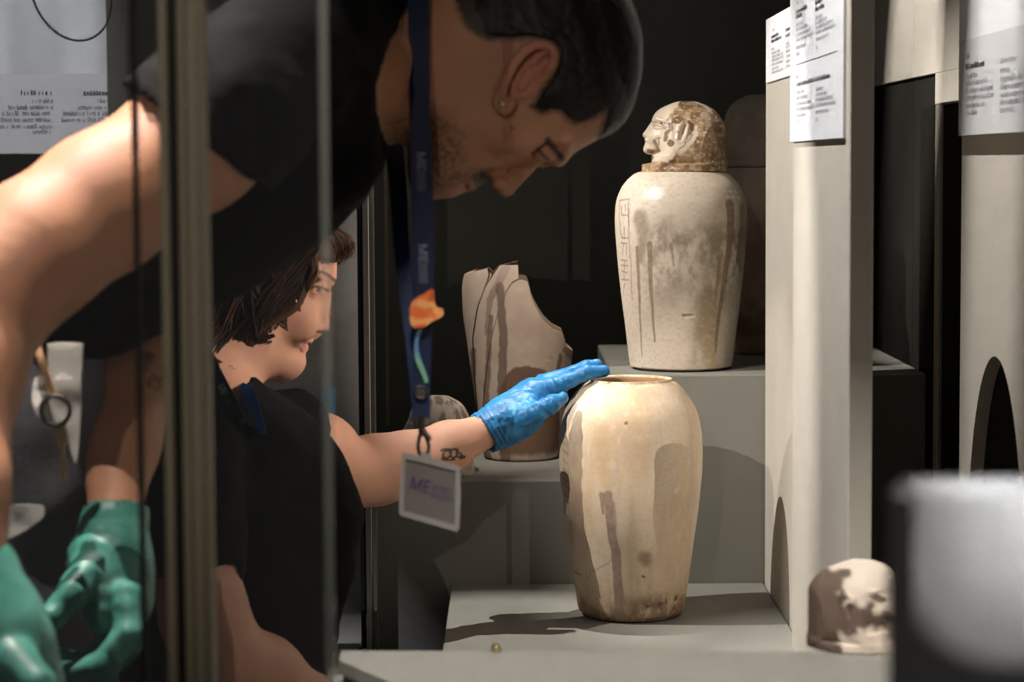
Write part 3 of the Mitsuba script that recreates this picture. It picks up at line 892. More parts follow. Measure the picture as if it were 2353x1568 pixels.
def stone_head(painter, step=0.0011, wig=True):
    """A lid carved as a human head that looks along -x; z up from its base, about 13 cm wide."""
    k = 0.000648
    X = lambda px: (px - 1573.5) * k
    Z = lambda py: (391 - py) * k
    S = Sculpt(np.arange(-0.075, 0.075, step), np.arange(-0.075, 0.075, step), np.arange(-0.008, 0.115, step))
    pf = poly_field([(X(a), Z(b)) for a, b in smooth_poly(LID)], 0.05, 0.0008)

    def solid(A, B, C):
        x, zz = np.broadcast_arrays(A[:, :, 0], C[:, 0, :][:, :] if False else A[:, :, 0])
        x2, z2 = np.broadcast_arrays(A[:, 0, :], C[0, :, :])
        face = sstep(X(1540), X(1500), x2)
        half = np.interp(z2, [0, 0.010, 0.02, 0.05, 0.08, 0.104], [0.0625, 0.0625, 0.0605, 0.057, 0.051, 0.044]) * (1 - 0.30 * face * (z2 > 0.024)) - 0.006 * sstep(0.014, 0.030, z2) * face
        r = 0.032
        a = (pf(x2, z2) + r * (z2 > -1))[:, None, :]
        b = np.abs(B) - half[:, None, :] + r
        d = np.sqrt(np.maximum(a, 0) ** 2 + np.maximum(b, 0) ** 2) + np.minimum(np.maximum(a, b), 0) - r
        disc = np.sqrt(A ** 2 + B ** 2) - np.interp(C, [0, 0.011, 0.016, 0.11], [0.0632, 0.0632, 0.0622, 0.0622])
        return np.maximum(np.maximum(d, disc), -C)
    S.put((np.array([-0.07, -0.07, -0.005]), np.array([0.07, 0.07, 0.11]), solid), 0.0)
    S.put((np.array([-0.066, -0.066, 0]), np.array([0.066, 0.066, 0.0115]), lambda A, B, C: np.maximum(np.sqrt(A ** 2 + B ** 2) - 0.0630, np.abs(C - 0.0055) - 0.0052)), 0.003)
    p = lambda px, py, y=0.0: (X(px), y, Z(py))
    S.put(cone(p(1496, 291), p(1484.5, 307), 0.0035, 0.0048), 0.008)                       # nose
    for s in (-1, 1):
        S.put(ell(p(1489, 309, 0.005 * s), (0.0045, 0.004, 0.0035)), 0.004)
        S.put(ell(p(1503, 289, 0.017 * s), (0.007, 0.009, 0.0055)), 0.006, cut=True)       # eye sockets
        S.put(ell(p(1503, 290, 0.0165 * s), (0.0062, 0.0085, 0.0042)), 0.002)
        S.put(ell(p(1510, 312, 0.020 * s), (0.012, 0.014, 0.013)), 0.010)                  # cheeks
        if wig:                                                                           # edge of the wig over brow, round the ear and down to the chest
            W_ = [(1507, 272), (1525, 277), (1540, 284), (1550, 290)]
            for a, b in zip(W_[:-1], W_[1:]):
                S.put(cone(p(*a, 0.036 * s), p(*b, 0.044 * s), 0.003, 0.003), 0.006)
            W2 = [(1566, 330), (1548, 345), (1536, 358), (1528, 368)]
            for a, b in zip(W2[:-1], W2[1:]):
                S.put(cone(p(*a, 0.048 * s), p(*b, 0.046 * s), 0.006, 0.005), 0.012)
        E = [(1553, 299), (1556, 288), (1565, 280), (1573, 280), (1575, 288), (1572, 302), (1568, 315), (1560, 326), (1553, 326), (1550, 318), (1552, 310)]
        for a, b in zip(E[:-1], E[1:]):
            S.put(cone(p(*a, 0.0555 * s), p(*b, 0.0555 * s), 0.0030, 0.0030), 0.002)
        S.put(ell(p(1562, 304, 0.0525 * s), (0.0080, 0.0048, 0.015)), 0.003)
        S.put(cone(p(1567, 289, 0.0578 * s), p(1566, 304, 0.0575 * s), 0.0026, 0.0022), 0.002, cut=True)
        S.put(cone(p(1560, 306, 0.0575 * s), p(1558, 317, 0.0572 * s), 0.0030, 0.0022), 0.002, cut=True)
    S.put(cone(p(1486.5, 320, -0.009), p(1486.5, 320, 0.009), 0.0028, 0.0028), 0.003)       # lips
    S.put(cone(p(1488, 326.5, -0.008), p(1488, 326.5, 0.008), 0.003, 0.003), 0.003)
    S.put(cone(p(1482.5, 323.4, -0.012), p(1482.5, 323.4, 0.012), 0.001, 0.001), 0.002, cut=True)
    S.put(cone(p(1489, 340, -0.006), p(1489, 340, 0.006), 0.0065, 0.0065), 0.006)           # chin
    v, f = S.mesh(3)
    return v, f, np.clip(painter(v, v[:, 0] / k + 1573.5, 391 - v[:, 2] / k), 0.01, 1)


def paint_brown(v, px, py):
    c = np.tile([0.72, 0.60, 0.47], (len(v), 1))
    nz = meshkit.fbm(v * 75, 4, 6)
    n2 = meshkit.fbm(v * 130, 3, 16)
    wob = 9 * (nz - 0.5)
    wig = Polygon([(1535, 262), (1528, 274), (1538, 282), (1552, 284), (1575, 280), (1580, 300), (1575, 320), (1560, 333), (1548, 350), (1538, 364), (1520, 370), (1470, 372), (1470, 396), (1680, 396), (1680, 225), (1560, 228), (1555, 245)])
    wf = poly_field(wig.exterior.coords[:-1], 60)
    w2 = 14 * (meshkit.fbm(v * 160, 3, 61) - 0.5)
    m = sstep(2.5, -2.5, wf(px + wob * 0.8, py + wob) + w2 * 0.7) * (0.55 + 0.45 * sstep(0.34, 0.5, nz))
    c = mixc(c, [0.37, 0.23, 0.125], m)
    c = mixc(c, [0.52, 0.36, 0.215], 0.8 * m * sstep(0.5, 0.62, n2))
    c = mixc(c, [0.17, 0.10, 0.056], 0.85 * m * sstep(0.46, 0.6, meshkit.fbm(v * np.array([70, 70, 30]) + 9, 4, 26) + 0.20 * sstep(1600, 1675, px)))
    c = mixc(c, [0.68, 0.54, 0.38], 0.8 * m * sstep(0.6, 0.68, meshkit.fbm(v * 210, 3, 66)))
    d, _ = line_dist(px + wob, py, [(1592, 292), (1590, 310), (1582, 324), (1570, 336), (1556, 350)])
    c = mixc(c, [0.82, 0.73, 0.60], 0.85 * sstep(6.5, 3, d + w2 * 0.5))
    d, _ = line_dist(px + wob, py + wob, [(1598, 232), (1615, 240), (1628, 254)])
    c = mixc(c, [0.72, 0.62, 0.5], 0.85 * sstep(6, 3, d + w2 * 0.4))
    d, _ = line_dist(px + wob * 0.6, py + wob, [(1616, 262), (1620, 285), (1628, 300), (1634, 318)])
    c = mixc(c, [0.46, 0.34, 0.25], 0.7 * sstep(9, 4, d + w2 * 0.6))
    wob = wob + w2 * 0.35
    for P, w, k in (([(1535, 283), (1536, 295), (1528, 305), (1525, 320)], 4.5, 0.85), ([(1535, 328), (1536, 326)], 6.5, 0.92), ([(1501, 322), (1506, 332), (1509, 340)], 3.5, 0.75), ([(1500, 318), (1515, 315)], 1.5, 0.7), ([(1488, 342), (1500, 346), (1510, 344)], 4.5, 0.85), ([(1512, 318), (1510, 330)], 2.0, 0.6)):
        d, _ = line_dist(px + wob * 0.7, py + wob * 0.7, P)
        c = mixc(c, [0.16, 0.095, 0.065], k * sstep(w + 1.2, w - 1.2, d))
    for P, w in (([(1496, 277), (1503, 277), (1515, 282), (1524, 290), (1530, 291)], 0.9), ([(1498, 287), (1506, 285), (1516, 289), (1526, 294)], 0.8), ([(1498, 293), (1508, 295), (1518, 294), (1526, 295)], 0.8), ([(1500, 288), (1500.5, 293)], 1.8), ([(1553, 300), (1553, 320)], 0.8), ([(1566, 288), (1562, 312)], 1.6)):
        d, _ = line_dist(px, py, P)
        c = mixc(c, [0.12, 0.11, 0.08], 0.62 * sstep(w + 0.9, w - 0.5, d))
    return c


def paint_plain(v, px, py):
    c = np.tile([0.52, 0.435, 0.36], (len(v), 1))
    return mixc(c, [0.42, 0.33, 0.27], 0.6 * blotch(v, 40, 7, 0.45, 0.7))


def paint_streaky(v, px, py):
    c = np.tile([0.58, 0.50, 0.43], (len(v), 1))
    c = mixc(c, [0.20, 0.15, 0.125], 0.85 * sstep(0.52, 0.62, meshkit.fbm(v * np.array([50, 50, 26]) + v[:, :1] * 30, 4, 17)) * sstep(1500, 1530, px))
    return mixc(c, [0.3, 0.23, 0.19], 0.5 * blotch(v, 90, 27, 0.55, 0.7))


def paint_fragment(v, px, py):
    c = np.tile([0.78, 0.67, 0.57], (len(v), 1))
    a = math.radians(150)
    left = -(math.cos(a) * v[:, 0] - math.sin(a) * v[:, 1])            # the side that is turned to the open jar
    nz = meshkit.fbm(v * 42 + 4, 4, 37) - 0.5
    m = np.maximum(sstep(0.026, 0.034, left + 0.05 * nz), sstep(0.062, 0.050, v[:, 2] + 0.07 * nz - 0.25 * left) * sstep(0.018, 0.028, v[:, 2] + 0.05 * nz))
    return mixc(c, [0.085, 0.05, 0.035], 0.94 * m)


def lid_at(j, ztop, rot=0.0, scale=1.0):
    return T().translate([j.x, j.y, ztop]).rotate([0, 0, 1], rot).scale(scale)


v, f, c = stone_head(paint_brown, 0.00078)
add(jk + "__lid", (v, f), "stone_glossy", True, color=c, to_world=T().translate([JU.x + 0.0055, JU.y, S2 + zu + 0.0032]), label="brown stained head-shaped lid with wig and face")
v, f, c = stone_head(paint_plain, 0.0016, False)
add("canopic_jar_002__lid", (v, f), "stone", True, color=c, to_world=T().translate([JB.x + 0.01, JB.y, S2 + 0.2988]).rotate([0, 0, 1], -48).scale(1.12), label="plain smooth head-shaped lid")
v, f, c = stone_head(paint_streaky, 0.0014)
b = hit(1082, 1084, (0, 0, S1), (0, 0, 1))
ch = W(1006, 1080, 3.47)
add("stone_head", (v, f), "stone_rough", True, color=c, to_world=T().translate([ch[0], 3.475, S1]).scale([0.86, 0.86, 1.12]),
    label="small grey streaked stone head behind the lanyard, beside the broken jar", cat="sculpture")
v, f, c = stone_head(paint_fragment, 0.0016)
fr = hit(1985, 1512, (0, 0, zl), (0, 0, 1))
add("stone_head", (v, f), "stone_rough", True, color=c, to_world=T().translate([fr[0] + 0.004, fr[1] + 0.055, zl]).rotate([0, 0, 1], 150).scale([0.72, 0.72, 0.72]),
    label="small out of focus stone head on the near plinth beside the grey board", cat="sculpture")


# ------------------------------------------------------------------ people
def chain_px(P):
    """[(px, py, distance, radius in metres)] -> [(point, radius)]."""
    return [(V(a, b, c), r) for a, b, c, r in P]


def head_solid(poly, half, r, c0):
    """Half-width given as a function of the profile's picture coordinates."""
    P = smooth_poly(poly, 200)
    lo = V(P[:, 0].min(), P[:, 1].max(), c0) - np.array([0, 0, 0.10])
    hi = V(P[:, 0].max(), P[:, 1].min(), c0) + np.array([0, 0, 0.10])
    return profile(P, half, r, c0 / FPX, c0, lambda a, b: (CX + a * FPX / c0, CY - b * FPX / c0), np.minimum(lo, hi), np.maximum(lo, hi))


def to_px(v):
    return CX + v[:, 0] * FPX / v[:, 2], CY - v[:, 1] * FPX / v[:, 2]


def flat_px(v, c0):
    return CX + v[:, 0] * FPX / c0, CY - v[:, 1] * FPX / c0


VIEW = {}


def finish(key, S, colour, bsdf, n=6, **kw):
    v, f = S.mesh(n)
    VIEW.setdefault(key, []).append(v)
    return add(key, (world(v), f), bsdf, True, color=np.clip(colour(v, normals(v, f)), 0.003, 1), **kw)


def skin_tone(v, base, dark, red, seed):
    c = np.tile(base, (len(v), 1))
    c = mixc(c, dark, 0.35 * blotch(v, 18, seed, 0.4, 0.75))
    return mixc(c, red, 0.3 * blotch(v, 30, seed + 1, 0.45, 0.75))


def prism_px(poly, c, c0, c1):
    """A prism with an outline given at distance c, from c0 to c1."""
    pf, P = poly_field(poly, 120), np.array(poly)
    a, b = V(*P.min(0), c), V(*P.max(0), c)
    lo, hi = np.minimum(a, b), np.maximum(a, b)
    lo[2], hi[2] = c0, c1

    def fn(A, B, C):
        x, y = np.broadcast_arrays(CX + A[:, :, 0] * FPX / c, CY - B[:, :, 0] * FPX / c)
        return np.maximum((pf(x, y) * c / FPX)[:, :, None], np.abs(C - (c0 + c1) / 2) - (c1 - c0) / 2)
    return lo, hi, fn


# ================= the man bending over
MC = 2.25                                           # his head's profile plane
MS = MC / FPX
SKULL = [(1380, 316), (1400, 306), (1420, 292), (1443, 262), (1460, 215), (1471, 160), (1473, 100), (1462, 45), (1440, -5), (1400, -55), (1340, -95), (1260, -115), (1170, -110), (1090, -85), (1040, -45), (1000, 20), (955, 110), (940, 200), (940, 300),
         (948, 360), (953, 405), (962, 428), (976, 440), (990, 441), (1003, 436), (1016, 431), (1029, 433), (1042, 437), (1052, 434), (1062, 430), (1072, 428), (1084, 428), (1096, 424), (1112, 421), (1130, 412), (1150, 396), (1175, 384), (1205, 373), (1231, 363), (1255, 369), (1275, 374), (1290, 370), (1305, 360), (1325, 346), (1350, 331)]
UPM = np.array([400, -115.0]) / math.hypot(400, 115)


def m_half(x, y):
    s = ((x - 975) * UPM[0] + (y - 437) * UPM[1]) / 500
    w = np.interp(s, [-0.1, 0, 0.12, 0.3, 0.48, 0.7, 0.88, 1.0], [0.032, 0.034, 0.050, 0.061, 0.066, 0.0745, 0.070, 0.055])
    front = (y - (437 + (x - 975) * UPM[1] / UPM[0])) / 1.0          # negative towards the back of the head
    return w - 0.012 * sstep(-150, 0, front) * sstep(0.85, 0.5, s)


man_head = head_solid(SKULL, m_half, 0.055, MC)
near = -1.0


def mp(px, py, dc):
    """A point beside the man's profile plane, dc metres from it (negative: towards the camera)."""
    return V(px, py, MC) * np.array([1, 1, 0]) + np.array([0, 0, MC + dc])


xs = axis(-0.66, 0.15, 0.0056, [(-0.13, 0.15, 0.0021)])
ys = axis(-0.34, 0.40, 0.0056, [(0.115, 0.40, 0.0021)])
zs = axis(1.60, 2.52, 0.0062, [(2.14, 2.345, 0.0024)])
S = Sculpt(xs, ys, zs)
S.chain(chain_px([(860, 130, 2.24, 0.070), (560, 300, 2.22, 0.080), (300, 490, 2.23, 0.070), (190, 600, 2.24, 0.050), (120, 700, 2.25, 0.040)]), 0.03)
S.chain(chain_px([(840, 150, 2.22, 0.06), (700, 160, 2.06, 0.055), (610, 185, 1.98, 0.055)]), 0.03)
S.chain(chain_px([(840, 150, 2.26, 0.06), (700, 200, 2.42, 0.055)]), 0.03)
ARM_N = chain_px([(610, 185, 1.98, 0.055), (445, 325, 1.93, 0.0545), (230, 470, 1.885, 0.0535), (80, 575, 1.85, 0.053), (-20, 655, 1.83, 0.052)])
FORE_N = chain_px([(-25, 665, 1.83, 0.052), (-95, 860, 1.79, 0.046), (-100, 1120, 1.74, 0.036), (-70, 1370, 1.71, 0.029)])
HAND_N = chain_px([(-70, 1370, 1.71, 0.029), (-20, 1500, 1.70, 0.034), (20, 1600, 1.70, 0.036)])
S.chain(ARM_N, 0.02).chain(FORE_N, 0.02).chain(HAND_N, 0.015)
ARM_F = chain_px([(700, 200, 2.42, 0.055), (500, 470, 2.34, 0.048), (330, 735, 2.2, 0.045)])
FORE_F = chain_px([(330, 735, 2.2, 0.045), (296, 860, 2.17, 0.0425), (274, 1020, 2.13, 0.034), (264, 1190, 2.08, 0.0235)])
S.chain(ARM_F, 0.02).chain(FORE_F, 0.02)
# neck and head
S.chain([(mp(1085, 85, 0), 0.064), (mp(960, 150, 0), 0.060), (mp(880, 158, 0), 0.060)], 0.03)
S.put(man_head, 0.012)
S.put(cone(mp(1065, 300, -0.020), mp(1005, 388, -0.016), 0.036, 0.022), 0.03).put(cone(mp(1065, 300, 0.020), mp(1005, 388, 0.016), 0.036, 0.022), 0.03)   # jaw
# nose
S.put(cone(mp(1228, 369, 0), mp(1166, 432, 0), 0.0065, 0.0072), 0.010)
S.put(cone(mp(1150, 418, 0), mp(1160, 434, 0), 0.009, 0.0065), 0.006)
for s in (-1, 1):
    S.put(ell(mp(1149, 423, 0.0115 * s), (0.0085, 0.0068, 0.0062)), 0.003)
    S.put(ell(mp(1141, 431, 0.0075 * s), (0.0035, 0.003, 0.0032)), 0.002, cut=True)
    S.put(ell(mp(1128, 402, 0.021 * s), (0.010, 0.004, 0.008)), 0.006, cut=True)                  # fold beside the nose
    S.put(ell(mp(1190, 310, 0.050 * s), (0.028, 0.024, 0.016)), 0.02)                             # cheekbone
    S.put(ell(mp(1250, 361, 0.036 * s), (0.016, 0.015, 0.013)), 0.010, cut=True)                  # eye socket
    S.put(ell(mp(1247, 352, 0.0315 * s), (0.0115, 0.0120, 0.0115)), 0.002)                        # eye
    S.put(cone(mp(1262, 358, 0.022 * s), mp(1268, 330, 0.047 * s), 0.0045, 0.0035), 0.006)       # upper lid
    S.put(cone(mp(1284, 364, 0.012 * s), mp(1300, 335, 0.046 * s), 0.0065, 0.0045), 0.010)       # brow ridge
for a, b, r in (((1082, 426, 0.0), (1078, 418, 0.020), 0.0048), ((1058, 428, 0.0), (1060, 420, 0.018), 0.0055)):                 # lips
    for s in (-1, 1):
        S.put(cone(mp(*a), mp(b[0], b[1], b[2] * s), r, r * 0.6), 0.004)
S.put(cone(mp(1071, 430, -0.022), mp(1071, 430, 0.022), 0.0015, 0.0015), 0.002, cut=True)
S.put(ell(mp(978, 424, 0), (0.012, 0.010, 0.014)), 0.010)
# ears
EAR = [(1232, 226), (1246, 205), (1262, 182), (1273, 158), (1268, 137), (1250, 126), (1228, 127), (1207, 138), (1190, 156), (1174, 180), (1162, 205), (1153, 230), (1147, 250), (1150, 263), (1161, 266), (1171, 256)]
for s in (-1, 1):
    w0, w1 = 0.0655, 0.083
    for i in range(len(EAR) - 1):
        w = lambda k: s * (w0 + (w1 - w0) * min(1, 1.6 * math.sin(math.pi * min(k / 15, 1) ** 0.8) if k < 12 else 0.8))
        S.put(cone(mp(*EAR[i], w(i)), mp(*EAR[i + 1], w(i + 1)), 0.0047 if i < 12 else 0.0062, 0.0047 if i < 11 else 0.0062), 0.003)
    R = basis((UPM[0] * 0.80, UPM[0] * 0.62, 0), (0.5, -0.7, 0.25 * s))
    S.put(ell(mp(1206, 195, 0.067 * s), (0.031, 0.016, 0.0085), R), 0.006)
    AH = [(1254, 145), (1236, 152), (1217, 168), (1200, 190), (1186, 216), (1180, 240)]
    for a, b in zip(AH[:-1], AH[1:]):
        S.put(cone(mp(*a, 0.0765 * s), mp(*b, 0.0755 * s), 0.0040, 0.0042), 0.003)
    S.put(cone(mp(1205, 232, 0.073 * s), mp(1215, 214, 0.073 * s), 0.0050, 0.0040), 0.004)         # tragus
    S.put(cone(mp(1215, 187, 0.078 * s), mp(1198, 218, 0.077 * s), 0.0062, 0.0050), 0.003, cut=True)   # concha
    S.put(cone(mp(1259, 155, 0.080 * s), mp(1243, 163, 0.078 * s), 0.0035, 0.003), 0.002, cut=True)


HM = [(1040, -120), (1044, -40), (1052, 10), (1064, 50), (1082, 83), (1104, 98), (1128, 106), (1165, 107), (1205, 106), (1240, 110), (1270, 118), (1286, 142), (1282, 175), (1268, 200), (1250, 222), (1236, 245), (1226, 264), (1245, 270), (1268, 266), (1284, 268), (1300, 282), (1318, 292), (1336, 291), (1352, 284), (1372, 273), (1395, 262), (1392, 280), (1384, 300), (1377, 318),
      (1392, 321), (1412, 308), (1432, 288), (1448, 268), (1466, 219), (1477, 162), (1479, 98), (1468, 42), (1446, -10), (1404, -62), (1342, -102), (1260, -122), (1150, -122)]


def man_colour(v, n):
    c = skin_tone(v, [0.46, 0.222, 0.125], [0.34, 0.165, 0.095], [0.50, 0.21, 0.14], 3)
    px, py = flat_px(v, MC)
    headm = sstep(2.12, 2.14, v[:, 2]) * sstep(-0.14, -0.12, v[:, 0]) * sstep(0.10, 0.12, v[:, 1])
    nz = meshkit.fbm(v * 330, 3, 4)
    beard = poly_field([(900, 290), (1000, 270), (1060, 320), (1075, 365), (1060, 392), (1092, 405), (1118, 398), (1128, 424), (1110, 445), (1082, 430), (1040, 440), (960, 460), (880, 420)], 90)
    b = sstep(26, -22, beard(px, py) + 20 * (meshkit.fbm(v * 60, 3, 9) - 0.5)) * headm
    c = mixc(c, [0.07, 0.042, 0.03], b * (0.22 + 0.5 * sstep(0.42, 0.6, nz)))
    mo = poly_field([(1086, 446), (1086, 408), (1110, 396), (1128, 408), (1130, 440)], 60)
    c = mixc(c, [0.03, 0.02, 0.016], 0.85 * headm * sstep(8, -5, mo(px, py) + 8 * (nz - 0.5)))
    d, _ = line_dist(px, py, [(1290, 369), (1279, 358), (1265, 344), (1256, 334)])
    c = mixc(c, [0.035, 0.022, 0.016], 0.9 * headm * sstep(9, 4, d + 7 * (nz - 0.5)))
    d, _ = line_dist(px, py, [(1258, 374), (1246, 364), (1236, 352)])
    c = mixc(c, [0.05, 0.03, 0.022], 0.8 * headm * sstep(6, 3, d))
    d, _ = line_dist(px, py, [(1082, 428), (1060, 430)])
    c = mixc(c, [0.45, 0.16, 0.13], 0.5 * headm * sstep(12, 4, d) * sstep(400, 415, py))
    ear = poly_field(EAR, 60)
    c = mixc(c, [0.55, 0.20, 0.15], 0.55 * headm * sstep(8, -8, ear(px, py)) * sstep(0.062, 0.072, np.abs(v[:, 2] - MC)))
    d = np.hypot(px - 1176, py - 308)
    c = mixc(c, [0.10, 0.05, 0.035], 0.8 * headm * sstep(5, 2.5, d))
    hm = poly_field(smooth_poly(HM, 220), 90)
    c = mixc(c, [0.012, 0.009, 0.008], 0.93 * headm * sstep(16, -3, hm(px, py) + 16 * (meshkit.fbm(v * 220, 3, 77) - 0.5)))
    # tattoo on the far forearm
    q1, q2 = to_px(v)
    d = np.hypot(q1 - 368 + 14 * np.sin(q2 * 0.05), q2 - 835)
    ink = (sstep(60, 50, d) * sstep(0.47, 0.53, meshkit.fbm(v * 75, 3, 55)) + sstep(5, 2, np.abs(np.hypot(q1 - 352, q2 - 882) - 14))) * (v[:, 2] > 2.05) * (v[:, 0] < -0.2)
    return mixc(c, [0.05, 0.035, 0.03], 0.75 * ink)


tag("person", "man with short dark hair bending over the display case in a black t-shirt", "person")
finish("person__body", S, man_colour, "skin", 5)

# short hair: a thin shell over the skull



def h_half(x, y):
    return m_half(x, y) + 0.0022


hair_out = head_solid([(a + 0, b) for a, b in SKULL[:5]] and [(px + (5 if px > 1380 else 0), py - (4 if py < 0 else 0)) for px, py in SKULL], h_half, 0.055, MC)
mask = poly_field(smooth_poly(HM, 220), 90)
S = Sculpt(axis(-0.07, 0.15, 0.0022), axis(0.17, 0.40, 0.0022), axis(MC - 0.095, MC + 0.095, 0.0024))


def hair_fn(A, B, C):
    d = hair_out[2](A, B, C)
    x, y = np.broadcast_arrays(CX + A[:, :, 0] * FPX / MC, CY - B[:, :, 0] * FPX / MC)
    return np.maximum(d, (mask(x, y) * MS)[:, :, None] + 0 * C)


S.put((hair_out[0] - 0.01, hair_out[1] + 0.01, hair_fn), 0.0)
S.shift(lambda p: 0.0022 * (meshkit.fbm(p * 300, 2, 8) - 0.4), 0.012)


def hair_colour(v, n):
    c = np.tile([0.0075, 0.0055, 0.0048], (len(v), 1))
    return mixc(c, [0.024, 0.017, 0.014], 0.7 * blotch(v, 160, 8, 0.45, 0.7))


finish("person__hair", S, hair_colour, "hair", 2, label="short cropped dark hair")
er = trimesh.creation.icosphere(2, 0.0034)
er.apply_translation(world(mp(1153, 258, -0.089)))
add("person__earring", er, "gold", True, label="small gold ear stud")

# black t-shirt
S = Sculpt(axis(-0.60, -0.06, 0.0048), axis(-0.06, 0.40, 0.0048), axis(1.80, 2.62, 0.0065))
for dc in (-0.10, 0.02, 0.12):
    S.chain(chain_px([(640, 285, 2.22 + dc, 0.107 - abs(dc) * 0.12), (600, 330, 2.22 + dc, 0.106 - abs(dc) * 0.12), (440, 455, 2.22 + dc, 0.098 - abs(dc) * 0.1), (285, 545, 2.22 + dc, 0.090), (150, 660, 2.23 + dc, 0.070), (95, 735, 2.23 + dc, 0.045)]), 0.03)
S.chain(chain_px([(800, 110, 2.24, 0.085), (640, 130, 2.22, 0.11)]), 0.03)
S.chain(chain_px([(815, 130, 2.20, 0.07), (700, 150, 2.06, 0.068), (615, 172, 1.985, 0.0655)]), 0.03)
S.chain(chain_px([(815, 130, 2.28, 0.07), (720, 200, 2.42, 0.068)]), 0.03)
S.chain(chain_px([(720, 200, 2.42, 0.064), (560, 410, 2.36, 0.062)]), 0.02)
S.chain(chain_px([(615, 172, 1.985, 0.0655), (520, 258, 1.955, 0.070), (350, 400, 1.91, 0.071)]), 0.018)
# collar opening and the sleeve's hem
hem_c, hem_n = V(452, 318, 1.93), V(300, 440, 1.90) - V(560, 215, 1.965)
hem_n /= np.linalg.norm(hem_n)
hem_dir = V(600, 425, 1.95) - V(300, 192, 1.92)
hem_dir /= np.linalg.norm(hem_dir)
out_n = np.cross(hem_dir, [0, 0, 1.0])
out_n = out_n if out_n @ hem_n > 0 else -out_n
out_n /= np.linalg.norm(out_n)
S.put((V(200, 620, 1.8) - 0.1, V(640, 120, 1.8) + np.array([0.05, 0.1, 0.22]), lambda A, B, C: np.maximum(-((A - hem_c[0]) * out_n[0] + (B - hem_c[1]) * out_n[1] + (C - hem_c[2]) * out_n[2]), C - 2.02 + 0 * A)), 0.002, cut=True)
S.put(prism_px([(948, -40), (938, 40), (906, 150), (885, 235), (878, 312), (905, 340), (1010, 340), (1120, 100), (1100, -60)], 2.22, 1.95, 2.55), 0.004, cut=True)


def folds(p):
    q = p @ np.array([[0.6, 0.8, 0], [-0.8, 0.6, 0], [0, 0, 1.0]]).T
    return 0.018 * (meshkit.fbm(q * np.array([26, 7, 9]), 3, 12) - 0.5) + 0.006 * (meshkit.fbm(p * 30, 2, 2) - 0.5)


S.shift(folds, 0.03)


def black_cloth(v, n):
    c = np.tile([0.0042, 0.0042, 0.0045], (len(v), 1))
    return mixc(c, [0.0065, 0.0065, 0.007], blotch(v, 60, 3, 0.4, 0.7))


finish("person__shirt", S, black_cloth, "cloth", 8, label="loose black t-shirt")

# trousers
S = Sculpt(axis(-0.78, -0.28, 0.010), axis(-1.36, 0.06, 0.012), axis(1.95, 2.52, 0.010))
for dc in (-0.09, 0.09):
    S.chain(chain_px([(95, 835, 2.24 + dc, 0.075), (30, 1000, 2.25 + dc, 0.095), (20, 1350, 2.27 + dc, 0.092), (10, 2100, 2.30 + dc, 0.066), (-40, 2950, 2.30 + dc, 0.055)]), 0.03)
S.shift(lambda p: 0.03 * (meshkit.fbm(p * np.array([9, 18, 9]), 3, 42) - 0.5), 0.04)
finish("person__trousers", S, lambda v, n: mixc(np.tile([0.10, 0.10, 0.112], (len(v), 1)), [0.14, 0.14, 0.155], blotch(v, 30, 4, 0.4, 0.7)), "cloth", 6, label="dark grey work trousers")


# green gloves
def glove_green(v, n):
    c = np.tile([0.040, 0.175, 0.135], (len(v), 1))
    c = mixc(c, [0.07, 0.23, 0.185], 0.7 * blotch(v, 40, 3, 0.42, 0.7))
    return mixc(c, [0.025, 0.125, 0.092], 0.5 * blotch(v, 70, 13, 0.52, 0.72))


S = Sculpt(axis(-0.50, -0.24, 0.0026), axis(-0.33, -0.12, 0.0026), axis(1.93, 2.16, 0.003))
S.chain(chain_px([(264, 1178, 2.085, 0.0275), (262, 1215, 2.075, 0.0262)]), 0.006)
S.chain(chain_px([(262, 1215, 2.075, 0.0255), (258, 1300, 2.05, 0.033), (270, 1380, 2.035, 0.030)]), 0.02)
S.chain(chain_px([(240, 1280, 2.035, 0.026), (262, 1395, 2.02, 0.0225)]), 0.02)
FING = [[(292, 1370, 2.0, 0.0135), (296, 1455, 1.985, 0.0125), (238, 1530, 1.98, 0.0115), (165, 1548, 1.985, 0.0100)],
        [(290, 1385, 2.025, 0.0140), (288, 1480, 2.015, 0.0130), (226, 1556, 2.01, 0.0118), (150, 1560, 2.015, 0.0102)],
        [(280, 1390, 2.055, 0.0135), (272, 1485, 2.05, 0.0125), (212, 1552, 2.045, 0.0112), (140, 1545, 2.05, 0.0098)],
        [(262, 1385, 2.08, 0.0120), (250, 1470, 2.08, 0.0108), (200, 1525, 2.08, 0.0098), (140, 1512, 2.085, 0.0085)],
        [(222, 1285, 2.025, 0.0185), (170, 1362, 1.995, 0.0135), (118, 1420, 1.985, 0.0118), (82, 1452, 1.985, 0.0100)]]
for P in FING:
    S.chain(chain_px(P), 0.004)
S.put(cone(V(264, 1140, 2.09), V(263, 1172, 2.085), 0.04, 0.026), 0.002, cut=True)
S.shift(lambda p: 0.0045 * (meshkit.fbm(p * np.array([55, 90, 55]), 3, 6) - 0.5), 0.012)
finish("person__glove", S, glove_green, "glove_rubber", 3, label="green rubber glove")
S = Sculpt(axis(-0.46, -0.27, 0.004), axis(-0.36, -0.15, 0.004), axis(1.60, 1.80, 0.004))
S.chain(chain_px([(-74, 1345, 1.71, 0.040), (-30, 1480, 1.70, 0.043), (10, 1590, 1.70, 0.043)]), 0.02)
